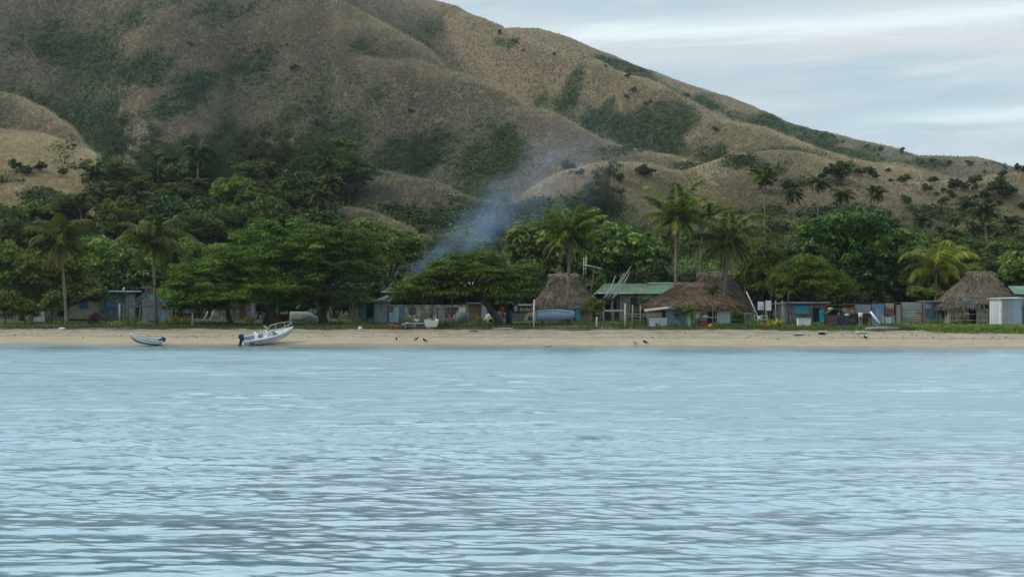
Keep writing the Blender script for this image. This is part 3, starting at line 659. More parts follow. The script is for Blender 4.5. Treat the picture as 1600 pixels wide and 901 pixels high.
tree_px('leafy_bush', 'climbing shrub spilling over the top of the corrugated fence beside the yellow palm', 1445, 32,
  [(1455,462,22,10,0,1.3),(1432,458,14,12,0,1.2),(1440,480,14,14,0.4,.8)], [[(1448,None,0,0.07),(1448,470,0,0.05)]], 'lime', 130, 42, 0.26, (0.4, 0.3), seed=20, cat='bush')
tree_px('low_bush', 'dense dark bush at the far left edge of the village grass', 8, 26, [(8,478,26,22,0,2)], [[(8,None,0,0.1),(8,485,0,0.06)]], 'forest', 150, 45, 0.32, (0.6, 0.45), seed=22, cat='bush')
tree_px('low_bush', 'dark bush half covering the pale hidden house and its slanting sheet', 42, 27, [(40,486,17,16,0,1.6)], [[(40,None,0,0.1),(40,490,0,0.06)]], 'forest', 100, 45, 0.30, (0.55, 0.4), seed=23, cat='bush')
tree_px('low_bush', 'dark bush beside the foot of the far left palm', 82, 28, [(82,478,15,22,0,1.6)], [[(82,None,0,0.1),(82,490,0,0.06)]], 'bread', 110, 42, 0.34, (0.55, 0.45), seed=24, cat='bush')
tree_px('maroon_bush', 'dark maroon bush on the grass below the cream house', 146, 18,
  [(146,502,9,11,0,.7),(150,494,5,6,0,.5)], [[(147,None,0,0.04),(147,500,0,0.03)]], 'maroon', 40, 40, 0.16, (0.25, 0.25), seed=21, cat='bush')

# --- coconut palms of the village
palm_px('tall coconut palm at far left beside the cream house', 104, 24, 94, 378, 70, 22, 1.5, (-0.05, 0, 0), 31, tr=0.17, dead=2)
palm_px('coconut palm rising out of the stick shed with teal panels', 243, 26, 239, 380, 70, 22, 1.6, (0.02, 0, 0), 32, tr=0.19, dead=1)
palm_px('straight coconut palm in front of the round topped thatched hut', 889, 28, 889, 370, 72, 26, 0.95, (0.08, 0, 0.02), 33, tr=0.20, dead=5, e_lo=-0.35)
palm_px('tallest coconut palm with windswept fronds beside the green roofed house', 1056, 34, 1057, 342, 80, 20, 1.3, (-0.20, 0, 0.0), 34, wl=0.25, wid=0.13, tr=0.22, dead=2, e_lo=-0.45)
palm_px('coconut palm leaning over the big double thatched hut', 1130, 36, 1139, 378, 92, 20, 1.5, (0.05, 0, 0.0), 35, tr=0.23, dead=2, e_lo=-0.55, wl=0.21, wid=0.13)
palm_px('coconut palm crown between the tallest palm and the leaning one', 1092, 60, 1098, 345, 58, 14, 1.3, (0.10, 0, 0), 36, e_lo=-0.2, wl=0.22)
palm_px('thin very tall palm standing alone against the hill', 1193, 62, 1196, 277, 30, 15, 1.3, (0, 0, 0), 37, tr=0.12, wid=0.1)
palm_px('short coconut palm with yellow arching fronds behind the corrugated fence', 1463, 40, 1462, 420, 84, 15, 1.9, (0.0, 0, 0.05), 38, lf='palmy', tr=0.22, e_lo=0.0, dead=1)
palm_px('small palm with a thin pale trunk before the big thatched roof', 1114, 22, 1113, 455, 22, 14, 1.5, (0, 0, 0), 39, tr=0.055, boot=False, wid=0.035)
palm_px('knee high young palm with a stub trunk before the iron lean-to', 1072, 20, 1072, 490, 34, 12, 1.4, (0, 0, 0.05), 40, tr=0.06, boot=False, e_lo=0.1, wid=0.035, name='young_palm')
palm_px('young palm drooping against the dark thatch beside the leaning pale pole', 1162, 50, 1166, 425, 46, 12, 1.9, (0.1, 0, 0), 41, tr=0.10, boot=False)
# ------------------------------------------------------------------ forest, hill shrubs, grasses
RNG = np.random.default_rng(5); random.seed(5)
def proto(name, cat, build):
    r = bpy.data.objects.new(name, None); COL.objects.link(r); r.location = (0, 0, -500); tag(r, None, cat); build(r); return r, children(r)
def simple_trunk(h, r0, lean=0.0):
    m = MB(); m.tube([(0, 0, -0.4), (lean*0.3, 0, h*0.4), (lean, 0, h)], [r0, r0*0.75, r0*0.4], 7); return m
def b_broad(seed, w, h, lf, ncl=170, nl=34, ls=0.55):
    def f(r):
        rng = np.random.default_rng(seed); m = simple_trunk(h*0.55, 0.28, rng.uniform(-.5, .5))
        for i in range(5):
            a = rng.uniform(0, 6.28); m.tube([(0, 0, h*0.4), (math.cos(a)*w*0.3, math.sin(a)*w*0.3, h*0.6), (math.cos(a)*w*0.5, math.sin(a)*w*0.5, h*0.78)], [0.14, 0.09, 0.03], 5)
        m.build('trunk', BARK, r, True)
        bl = [(rng.uniform(-.3, .3)*w, rng.uniform(-.3, .3)*w, h*rng.uniform(0.5, 0.78), w*rng.uniform(.3, .45), w*rng.uniform(.3, .45), h*rng.uniform(.18, .27)) for _ in range(6)]
        link('crown', crown_mesh('crown', bl, ncl, nl, ls, (0.85, 0.6), rng, asp=0.55), r, [LF[lf]])
    return f
def b_casu(seed, w, h):
    def f(r):
        rng = np.random.default_rng(seed); simple_trunk(h*0.9, 0.22, rng.uniform(-.6, .6)).build('trunk', BARK, r, True)
        bl = [(rng.uniform(-.25, .25)*w, rng.uniform(-.25, .25)*w, h*(0.3+0.1*i), w*(0.42-0.035*i)*rng.uniform(.7, 1.1), w*(0.42-0.035*i), h*0.12) for i in range(7)]
        link('crown', crown_mesh('crown', bl, 210, 30, 0.62, (0.8, 0.9), rng, asp=0.16, up=0.1, droop=-0.9), r, [LF['casu']])
    return f
def b_palm(seed, h, L, droop):
    def f(r): palm_parts(r, h, random.uniform(-1, 1), 0, 17, L, droop, (random.uniform(-.1, .1), 0, 0), seed, tr=0.14, lf='palmd', wid=0.13, boot=False)
    return f
def b_bush(seed, w, h, lf='shrub'):
    def f(r):
        rng = np.random.default_rng(seed); m = MB()
        for i in range(4):
            a = rng.uniform(0, 6.28); m.tube([(0, 0, -0.3), (math.cos(a)*w*.3, math.sin(a)*w*.3, h*.55)], [0.08, 0.03], 5)
        m.build('stem', BARK, r)
        bl = [(rng.uniform(-.3, .3)*w, rng.uniform(-.3, .3)*w, h*rng.uniform(.35, .65), w*rng.uniform(.28, .42), w*.35, h*rng.uniform(.25, .4)) for _ in range(4)]
        link('crown', crown_mesh('crown', bl, 50, 20, 0.50, (0.5, 0.4), rng), r, [LF[lf]])
    return f
PB = [proto('forest_tree', 'tree', b_broad(200+i, 8+i*0.7, 8.5+0.8*(i % 3), ['wood', 'forest', 'wood', 'round'][i % 4])) for i in range(5)]
PCA = [proto('casuarina_tree', 'tree', b_casu(300+i, 6.5+i, 10+i)) for i in range(3)]
PP = [proto('forest_palm', 'palm tree', b_palm(400+i, 6.5+1.3*i, 3.3, 1.5+0.2*i)) for i in range(4)]
PS = [proto('hill_shrub', 'shrub', b_bush(500+i, 3.0, 2.2+0.4*i)) for i in range(4)]
USED = set()
def plant(pr, p, sc=1.0, label=None, group=None, rz=None, sink=0.15):
    root, kids = pr; rz = RNG.uniform(0, 6.28) if rz is None else rz
    if root.name not in USED:
        USED.add(root.name); root.location = (p[0], p[1], p[2]-sink); root.rotation_euler = (0, 0, rz); root.scale = (sc,)*3; o = root
        if label: o['label'] = label
        if group: o['group'] = group
    else: o = copy_thing(root, kids, (p[0], p[1], p[2]-sink), rz, sc, label, group)
    return o
pick = lambda l: l[RNG.integers(len(l))]
def wood(x0, x1, dx, rows, kinds, label, group, hgt=(0.8, 1.2), jit=10):
    for py in rows:
        x = x0+RNG.uniform(0, dx)
        while x < x1:
            q = hit(x, py+RNG.uniform(-jit, jit), 205); k = pick(kinds)
            lb = {'b': 'broad leaved tree ', 'c': 'dark wispy casuarina tree ', 'p': 'coconut palm '}[k]+label
            plant(pick({'b': PB, 'c': PCA, 'p': PP}[k]), q, RNG.uniform(*hgt), lb, {'b': 'broad leaved trees ', 'c': 'casuarina trees ', 'p': 'palms '}[k]+group)
            x += dx*RNG.uniform(0.75, 1.3)
wood(-60, 150, 34, (432, 405, 385), 'bbbp', 'in the wood below the tan knoll', 'below the tan knoll', (0.75, 1.05))
wood(160, 330, 34, (420, 385, 355, 330), 'bbpp', 'in the wood on the left above the houses', 'in the left wood', (0.75, 1.05))
wood(330, 515, 36, (395, 365, 340), 'bbpb', 'in the wood above the huge spreading tree', 'above the spreading tree', (0.7, 1.0))
wood(210, 560, 32, (312, 295, 280), 'cccb', 'along the upper edge of the wood under the grassy crest', 'at the upper edge of the wood', (0.75, 1.1))
wood(660, 840, 40, (432, 410), 'bbp', 'in the hollow behind the smoke', 'in the hollow behind the smoke', (0.45, 0.65))
wood(860, 1200, 38, (430, 415), 'bbbp', 'behind the breadfruit trees below the middle slope', 'behind the breadfruit trees', (0.5, 0.7))
wood(1200, 1660, 30, (440, 425, 412), 'bbpp', 'in the wood behind the round tree on the right', 'in the right wood', (0.5, 0.72))
wood(1195, 1660, 28, (400, 388), 'bbpb', 'at the top of the green belt on the right slope', 'at the top of the right belt', (0.42, 0.6), 6)
wood(1420, 1660, 34, (455, 440), 'bb', 'behind the gabled hut', 'behind the gabled hut', (0.6, 0.8), 5)
# palms that stand clear of the wood, each named by its place
for px, py, sc, lb in [(306, 338, 1.2, 'tall coconut palm standing above the left wood under the bare slope'), (153, 345, 1.0, 'coconut palm at the foot of the tan knoll'),
    (497, 368, 0.95, 'bright coconut palm just above the huge spreading tree'), (420, 350, 0.9, 'coconut palm in the middle of the wood below the grassy crest'),
    (1241, 380, 1.0, 'coconut palm above the left shoulder of the round tree'), (1276, 368, 0.95, 'coconut palm directly above the round tree'), (1314, 366, 0.95, 'coconut palm over the top of the round tree'),
    (1371, 372, 0.9, 'coconut palm above the right shoulder of the round tree'), (1436, 395, 0.9, 'coconut palm between the round tree and the yellow palm'), (1516, 400, 1.0, 'dark coconut palm up the slope above the yellow palm'),
    (1543, 410, 1.15, 'tall coconut palm on the slope above the gabled hut'), (1576, 405, 1.0, 'coconut palm on the slope near the right edge')]:
    plant(pick(PP), hit(px, py, 205), sc, lb, None, RNG.uniform(0, 6.28))
for px, py, k, sc, lb in [(652, 272, PCA, 1.0, 'lone dark casuarina on the spur above the bare bank'), (545, 322, PCA, 1.15, 'bushy casuarina at the right end of the upper wood'), (505, 300, PCA, 1.0, 'casuarina beside the small grassy crest'),
    (190, 268, PCA, 1.2, 'wide dark casuarina just right of the tan knoll'), (240, 250, PCA, 1.0, 'dark casuarina in the gully right of the tan knoll'), (950, 352, PCA, 1.0, 'bluish casuarina behind the smoke over the breadfruit trees'), (925, 356, PCA, 0.8, 'smaller casuarina left of the bluish one'),
    (770, 395, PB, 0.8, 'dark tree in the smoky hollow'), (1398, 231, PS, 1.7, 'largest of the lone trees on the skyline ridge'), (1440, 242, PS, 1.2, 'lone bushy tree lower on the skyline ridge'), (1456, 243, PS, 1.0, 'thin lone tree beside the bushy one on the skyline'),
    (1008, 279, PS, 1.3, 'round dark bush alone on the pale middle slope'), (890, 273, PS, 0.9, 'small bush in the smoke on the pale slope'), (905, 278, PS, 0.6, 'tiny bush right of the one in the smoke'), (967, 290, PS, 0.8, 'bush on the pale slope above the bluish casuarina'),
    (1195, 306, PS, 1.5, 'wide bush behind the trunk of the thin tall palm'), (1231, 298, PS, 1.1, 'bush to the right of the thin tall palm'), (1305, 290, PS, 1.5, 'bush on the hummock above the round tree'),
    (1558, 316, PS, 1.5, 'bush cluster on the right slope above the yellow palm'), (1568, 310, PS, 1.4, 'tall bush of the cluster on the right slope')]:
    plant(pick(k), hit(px, py, 205), sc, lb)
def shrubs(n, poly_pts, rr, label, group):
    P = np.array(poly_pts, float)
    for i in range(n):
        u = RNG.random()*(len(P)-1); j = int(u); c = P[j]+(P[j+1]-P[j])*(u-j)
        q = hit(c[0]+RNG.normal()*rr[0], c[1]+abs(RNG.normal())*rr[1], 215)
        if HY-(q.z-H)*F/q.y < 250 and q.y > 1200: continue
        plant(pick(PS), q, RNG.uniform(0.35, 0.95), label, group)
shrubs(34, [(1250,205),(1330,222),(1400,236),(1480,248),(1540,258),(1600,270)], (12, 9), 'small dark shrub on the skyline ridge at right', 'shrubs on the skyline ridge')
shrubs(20, [(1280,268),(1350,270),(1420,285),(1500,285),(1600,290)], (25, 16), 'small shrub dotted over the low grassy hummocks at right', 'shrubs on the right hummocks')
shrubs(16, [(1340,320),(1450,300),(1520,315),(1600,310)], (25, 10), 'shrub on the green slope above the right wood', 'shrubs above the right wood')
shrubs(14, [(760,40),(850,75),(950,105),(1050,150),(1130,200)], (25, 14), 'tiny dark shrub on the upper face of the middle spur', 'shrubs on the middle spur')
shrubs(12, [(360,60),(480,90),(560,110),(640,130),(700,170)], (60, 40), 'small shrub in the dry grass of the big left slope', 'shrubs on the big left slope')
shrubs(5, [(20,262),(60,268),(100,262)], (14, 12), 'shrub on the tan knoll at the left edge', 'shrubs on the tan knoll')

# cells of the hill seen from the sea, for grasses
wts = np.zeros_like(PROJ); wts[1:] = np.clip(-(PROJ[1:]-_mn[:-1]), 0, 6)*VIS[1:]
wts *= (HPX > -160)*(HPX < 1760)*(PROJ < 440)*(PROJ > -70)
LASTP = [None]
def cells(n, w, rng):
    w = w.ravel(); k = rng.choice(len(w), n, p=w/w.sum()); r, c = np.unravel_index(k, PROJ.shape)
    r = np.clip(r, 1, len(DEP)-1); c = np.clip(c, 0, PROJ.shape[1]-2); fr = rng.random(n); fc = rng.random(n)
    lerp = lambda A: (A[r, c]*(1-fc)+A[r, c+1]*fc)*(1-fr)+(A[r-1, c]*(1-fc)+A[r-1, c+1]*fc)*fr
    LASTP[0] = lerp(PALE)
    return np.stack([lerp(HX), lerp(HYd), lerp(HZ)], 1), GRN[r, c]
def grass_stuff(name, n, w, hgt, wid, material, seed, vfun, tris=2):
    rng = np.random.default_rng(seed); P, g = cells(n, w, rng); P = np.repeat(P, tris, 0); g = np.repeat(g, tris); m = len(P)
    a = rng.uniform(0, 6.28, m); zf = np.clip(P[:, 1]/620, 0.45, 1.0); h = zf*rng.uniform(*hgt, m)*(0.6+0.8*np.repeat(rng.random(n), tris)); w2 = zf*rng.uniform(*wid, m)
    s = np.stack([np.cos(a), np.sin(a), 0*a], 1)*w2[:, None]; o = rng.normal(size=(m, 3))*np.array([0.35, 0.35, 0])
    tip = np.stack([rng.normal(size=m)*0.22+0.10, rng.normal(size=m)*0.22, h], 1)
    V = np.stack([P+o-s-[0, 0, .1], P+o+s-[0, 0, .1], P+o+tip], 1).reshape(-1, 3)
    v = np.repeat(np.clip(vfun(P, g)+rng.normal(size=m)*0.11, 0, 1), 3)
    o = link(name, np_mesh(name, V, np.arange(len(V)).reshape(-1, 3), {'v': v}), None, [material]); return tag(o, kind='stuff')
dry = leaf_mat('dry_grass_blades', (0.098, 0.082, 0.050), (0.198, 0.160, 0.096), (0.38, 0.305, 0.18), 0.45, 0.9, 0.1, patch=((0.115, 0.120, 0.048), 0.045, 0.45))
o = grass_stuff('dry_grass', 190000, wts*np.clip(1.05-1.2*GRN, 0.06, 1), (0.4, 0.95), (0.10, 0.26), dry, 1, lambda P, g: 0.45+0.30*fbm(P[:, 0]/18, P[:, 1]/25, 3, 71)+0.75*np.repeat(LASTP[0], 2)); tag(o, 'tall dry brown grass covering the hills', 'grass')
o = grass_stuff('green_grass', 60000, wts*np.clip(2*GRN-0.4, 0, 1), (0.4, 0.9), (0.12, 0.30), leaf_mat('green_grass_blades', (0.018, 0.032, 0.012), (0.048, 0.066, 0.024), (0.11, 0.125, 0.045), 0.2, 0.8, 0.1), 2, lambda P, g: 0.45+0.45*fbm(P[:, 0]/15, P[:, 1]/20, 3, 72)); tag(o, 'green grass in the damp hollows of the hills', 'grass')
def scrub(name, n, w, rad, nl, ls, lf, seed):
    rng = np.random.default_rng(seed); P, g = cells(n, w, rng); R = rng.uniform(*rad, n)*(0.5+rng.random(n)); ci = np.repeat(np.arange(n), nl); m = len(ci)
    o = rand_dir(rng, m); o[:, 2] = np.abs(o[:, 2]); Q = P[ci]+o*np.array([1.2, 1.2, 0.9])*R[ci][:, None]*(rng.random(m)**0.4)[:, None]
    N = o*0.8+[0, 0, 0.5]+rng.normal(size=(m, 3))*0.5; N /= np.linalg.norm(N, axis=1, keepdims=True)
    ln = ls*rng.uniform(0.6, 1.5, m); V, Fc = leaf_quads(Q, N, rng.normal(size=(m, 3)), ln, ln*0.6)
    cv = rng.normal(size=n)*0.17+0.4*fbm(P[:, 0]/25, P[:, 1]/25, 2, 99)
    o = link(name, np_mesh(name, V, Fc, {'v': np.repeat(np.clip(0.42+cv[ci]+rng.normal(size=m)*0.12, 0, 1), 4)}), None, [LF[lf]]); return tag(o, kind='stuff')
o = scrub('gully_scrub', 8000, wts*np.clip(GRN*1.6-0.42, 0, 1)**2*(PROJ < 350), (0.6, 1.7), 18, 0.65, 'shrub', 3); tag(o, 'dark scrub filling the gullies of the hills', 'scrub')
o = scrub('undergrowth', 3600, wts*(PROJ > 315+24*(HPX > 620))*(PROJ < 440)*(1-BANK)*(1-0.9*(HPX < 150)*(PROJ < 335)), (0.7, 1.6), 18, 0.50, 'forest', 4); tag(o, 'mixed green undergrowth on the wooded foot of the hills', 'undergrowth')
# ------------------------------------------------------------------ village buildings and things
R2 = np.random.default_rng(9); random.seed(9)
PAINT_CREAM = mat('cream_paint', (0.46, 0.44, 0.32), 0.12, 1.5, col2=(0.26, 0.24, 0.17), amt=0.35)
CREAM_WALL = mat('pale_plaster', (0.42, 0.39, 0.31), 0.16, 1.2, col2=(0.22, 0.20, 0.155), amt=0.55)
GREY_BLOCK = mat('grey_block_wall', (0.17, 0.17, 0.165), 0.25, 2.5, col2=(0.10, 0.10, 0.095), amt=0.4)
BEIGE_BLOCK = mat('beige_block_wall', (0.31, 0.28, 0.22), 0.18, 2.2, col2=(0.20, 0.18, 0.14), amt=0.35)
BLUE = mat('blue_paint', (0.05, 0.22, 0.44), 0.12, 3)
SKYBLUE = mat('pale_blue_paint', (0.36, 0.52, 0.66), 0.12, 2, col2=(0.42, 0.43, 0.42), amt=0.35)
TEAL = mat('teal_paint', (0.07, 0.30, 0.33), 0.18, 3, col2=(0.14, 0.24, 0.24), amt=0.3)
TURQ = mat('turquoise_paint', (0.03, 0.36, 0.46), 0.1, 3)
TEALTIN = mat('teal_tin', (0.20, 0.46, 0.39), 0.25, 2, col2=(0.26, 0.30, 0.28), amt=0.45)
SEAGREY = mat('dull_louvre_glass', (0.10, 0.115, 0.12), 0.5, 6, (0.2, 1, 6), 0.4)
DARK = mat('dark_opening', (0.018, 0.018, 0.020), 0.3, 2)
DKWOOD = mat('dark_wood', (0.055, 0.042, 0.032), 0.35, 3, (1, 1, 0.3))
POST = mat('weathered_post', (0.30, 0.265, 0.21), 0.3, 4, (1, 1, 0.3))
PALEPOST = mat('pale_pole', (0.52, 0.49, 0.43), 0.2, 4, (1, 1, 0.3))
BRPLANK = mat('brown_planks', (0.20, 0.125, 0.07), 0.45, 3.0, (0.15, 1, 5.0), col2=(0.30, 0.24, 0.16), amt=0.35)
TIN = mat('grey_tin', (0.30, 0.315, 0.32), 0.18, 1.2, (1, 1, 0.5), 0.55, (0.20, 0.145, 0.10), 0.25, metal=0.25)
WTIN = mat('whitewashed_tin', (0.60, 0.63, 0.63), 0.10, 1.2, (1, 1, 0.5), 0.6, (0.40, 0.38, 0.33), 0.30)
BTIN = mat('blue_grey_tin', (0.20, 0.255, 0.30), 0.2, 1.2, (1, 1, 0.5), 0.6, (0.11, 0.13, 0.15), 0.4)
DKTIN = mat('dark_slate_tin', (0.085, 0.11, 0.135), 0.35, 1.6, rough=0.6, col2=(0.19, 0.21, 0.22), amt=0.35)
BLUETIN = mat('blue_painted_tin', (0.13, 0.25, 0.42), 0.2, 1.5, (1, 1, 0.4), 0.6, (0.34, 0.36, 0.37), 0.4)
RUST = mat('rusty_tin', (0.26, 0.13, 0.065), 0.4, 1.6, rough=0.9, col2=(0.40, 0.33, 0.25), amt=0.5)
GRTIN = mat('pale_green_grey_tin', (0.31, 0.335, 0.29), 0.15, 1.5, rough=0.7, col2=(0.33, 0.23, 0.14), amt=0.30, s2=0.8)
GREENROOF = mat('green_roof_paint', (0.10, 0.155, 0.085), 0.2, 0.8, (1, 1, 1), 0.7, (0.15, 0.16, 0.12), 0.35, 0.6)
WHITE = mat('white_paint', (0.66, 0.66, 0.63), 0.06, 2, col2=(0.48, 0.47, 0.43), amt=0.25)
THATCH = mat('thatch', (0.135, 0.100, 0.072), 0.5, 5.0, (2.2, 2.2, 0.35), 0.95, (0.21, 0.165, 0.12), 0.5, 0.8, bump=0.9)
THATCHR = mat('reddish_thatch', (0.17, 0.105, 0.065), 0.5, 5.0, (2.2, 2.2, 0.35), 0.95, (0.12, 0.095, 0.075), 0.5, 0.8, bump=0.9)
STRAW = leaf_mat('thatch_straw', (0.055, 0.042, 0.032), (0.145, 0.110, 0.080), (0.29, 0.225, 0.16), 0.1, 0.95, 0.05)
STRAWR = leaf_mat('reddish_straw', (0.07, 0.042, 0.026), (0.175, 0.108, 0.066), (0.31, 0.21, 0.13), 0.1, 0.95, 0.05)
REED = mat('woven_reed', (0.36, 0.285, 0.20), 0.35, 3.0, (4, 4, 0.4), 0.95, (0.11, 0.09, 0.07), 0.4, 1.0)
CONC = mat('raw_concrete', (0.27, 0.25, 0.215), 0.2, 2, col2=(0.16, 0.15, 0.13), amt=0.4)
MAROON = mat('maroon_paint', (0.09, 0.022, 0.026), 0.2, 2)
PURPLE = mat('purple_door_paint', (0.075, 0.05, 0.085), 0.2, 2)
WIRE = mat('dull_wire', (0.30, 0.30, 0.29), 0.1, 2)
REDBR = mat('red_brown_paint', (0.21, 0.075, 0.045), 0.25, 2)
ORANGE = mat('orange_plastic', (0.52, 0.20, 0.02), 0.12, 3); YELLOW = mat('yellow_plastic', (0.60, 0.36, 0.03), 0.12, 3)
DKBLUE = mat('dark_blue_plastic', (0.02, 0.035, 0.08), 0.2, 3); MIDBLUE = mat('mid_blue_plastic', (0.03, 0.13, 0.28), 0.2, 3)
BEIGEP = mat('beige_plastic', (0.46, 0.40, 0.30), 0.15, 3); BLACK = mat('black_rubber', (0.015, 0.015, 0.017), 0.3, 3)

class S:
    """one thing: an Empty on the ground at pixel column px, t metres behind the waterline; its shapes are given in photo rows and columns at that depth"""
    def __init__(s, name, label, cat, px, t, group=None, Y=None):
        s.Y = Y or at_t(px, t); s.px = px; s.k = s.Y/F; s.o = ground_pt(px, s.Y); s.root = root_at(name, label, cat, s.o, group)
    def x(s, px, y=0): return (px-CX)*(s.Y+y)/F-s.o.x
    def z(s, py, y=0): return -0.08 if py is None else H+(HY-py)*(s.Y+y)/F-s.o.z
    def p(s, px, py, y=0): return (s.x(px), y, s.z(py))
    def box(s, part, m, a, b, top, bot=None, y0=0.0, y1=0.1, parent=None, bevel=0):
        return MB().box(s.x(a), s.x(b), y0, y1, s.z(bot), s.z(top)).build(part, m, parent or s.root, bevel=bevel)
    def bar(s, part, m, pts, r, parent=None, n=7):
        return MB().tube([s.p(*q) for q in pts], r, n).build(part, m, parent or s.root, True)
    def corr(s, part, m, a, b, top, bot=None, y=0.0, horiz=False, parent=None, pitch=0.2, amp=0.03):
        return MB().corr(s.x(a), s.x(b), s.z(bot), s.z(top), y, pitch, amp, horiz).build(part, m, parent or s.root)
def wall_boxes(mb, x0, x1, z0, z1, y, th, holes=()):
    """a wall along x with rectangular openings (x0, x1, z0, z1)"""
    xs = sorted({x0, x1, *[h[0] for h in holes], *[h[1] for h in holes]}); zs = sorted({z0, z1, *[h[2] for h in holes], *[h[3] for h in holes]})
    for i in range(len(xs)-1):
        for j in range(len(zs)-1):
            cx, cz = (xs[i]+xs[i+1])/2, (zs[j]+zs[j+1])/2
            if any(h[0] < cx < h[1] and h[2] < cz < h[3] for h in holes): continue
            mb.box(xs[i], xs[i+1], y, y+th, zs[j], zs[j+1])
def house_walls(s, m, a, b, top, depth, holes=(), name='wall', bot=None, th=0.14, y=0.0):
    mb = MB(); x0, x1, z0, z1 = s.x(a), s.x(b), s.z(bot), s.z(top)
    wall_boxes(mb, x0, x1, z0, z1, y, th, [(s.x(h[0]), s.x(h[1]), s.z(h[3]), s.z(h[2])) for h in holes])
    mb.box(x0, x0+th, y+th, y+depth, z0, z1); mb.box(x1-th, x1, y+th, y+depth, z0, z1); mb.box(x0+th, x1-th, y+depth-th, y+depth, z0, z1)
    return mb.build(name, m, s.root)
def window(s, m, a, b, top, bot, y=0.0, name='window', frame=None, depth=0.05):
    w = s.box(name, m, a, b, top, bot, y-0.03, y+depth)
    if frame:
        f = MB(); x0, x1, z0, z1 = s.x(a), s.x(b), s.z(bot), s.z(top); q = 0.06
        f.box(x0-q, x1+q, y-0.06, y-0.005, z1, z1+q); f.box(x0-q, x1+q, y-0.06, y-0.005, z0-q, z0); f.box(x0-q, x0, y-0.06, y-0.005, z0, z1); f.box(x1, x1+q, y-0.06, y-0.005, z0, z1)
        f.build('frame', frame, w)
    return w
def pitched(s, part, m, a, b, eave, ridge, depth, over=0.4, th=0.06, pitch=0.25, y=0.0, ra=None, rb=None):
    """gable or hipped sheet roof with its ridge along x; front eave towards the sea"""
    mb = MB(); x0, x1 = s.x(a), s.x(b); ze, zr = s.z(eave), s.z(ridge); r0 = x0 if ra is None else s.x(ra); r1 = x1 if rb is None else s.x(rb)
    ym = y+depth/2; n = max(4, int((x1-x0)/pitch)*2)
    for side in (0, 1):
        ye = y-over if side == 0 else y+depth+over; top = []; bot = []
        for i in range(n+1):
            u = i/n; dz = 0.025*(1 if i % 2 else -1); xa = x0+(x1-x0)*u; xb = r0+(r1-r0)*u
            top.append([(xa, ye, ze+dz+th), (xb, ym, zr+dz+th)]); bot.append([(xa, ye, ze+dz), (xb, ym, zr+dz)])
        for i in range(n):
            b0 = len(mb.v); mb.v += top[i]+top[i+1]+bot[i]+bot[i+1]
            mb.f += [(b0, b0+2, b0+3, b0+1), (b0+4, b0+5, b0+7, b0+6), (b0, b0+4, b0+6, b0+2)]
    if ra is not None:
        mb.add([(x0, y-over, ze), (x0, y+depth+over, ze), (r0, ym, zr)], [(0, 1, 2)]); mb.add([(x1, y-over, ze), (x1, y+depth+over, ze), (r1, ym, zr)], [(0, 2, 1)])
    return mb.build(part, m, s.root)
def straw_mesh(name, P, D, N, ln, wd, rng, seedv=0.0):
    T = D+0.18*rng.normal(size=P.shape); T /= np.linalg.norm(T, axis=1, keepdims=True); B = np.cross(N, T); B /= np.linalg.norm(B, axis=1, keepdims=True)+1e-9
    ln = (ln*rng.uniform(0.5, 1.5, len(P)))[:, None]; wd = (wd*rng.uniform(0.5, 1.5, len(P)))[:, None]
    A = P+N*0.02; E = P+T*ln+N*(0.07+0.05*rng.normal(size=(len(P), 1)))
    V = np.stack([A-B*wd/2, A+B*wd/2, E+B*wd*0.3, E-B*wd*0.3], 1).reshape(-1, 3)
    v = np.clip(0.45+0.22*rng.normal(size=len(P))+0.25*fbm(P[:, 0]*1.2, P[:, 2]*0.5+P[:, 1], 3, 5)+seedv, 0, 1)
    return np_mesh(name, V, np.arange(len(V)).reshape(-1, 4), {'v': np.repeat(v, 4)})
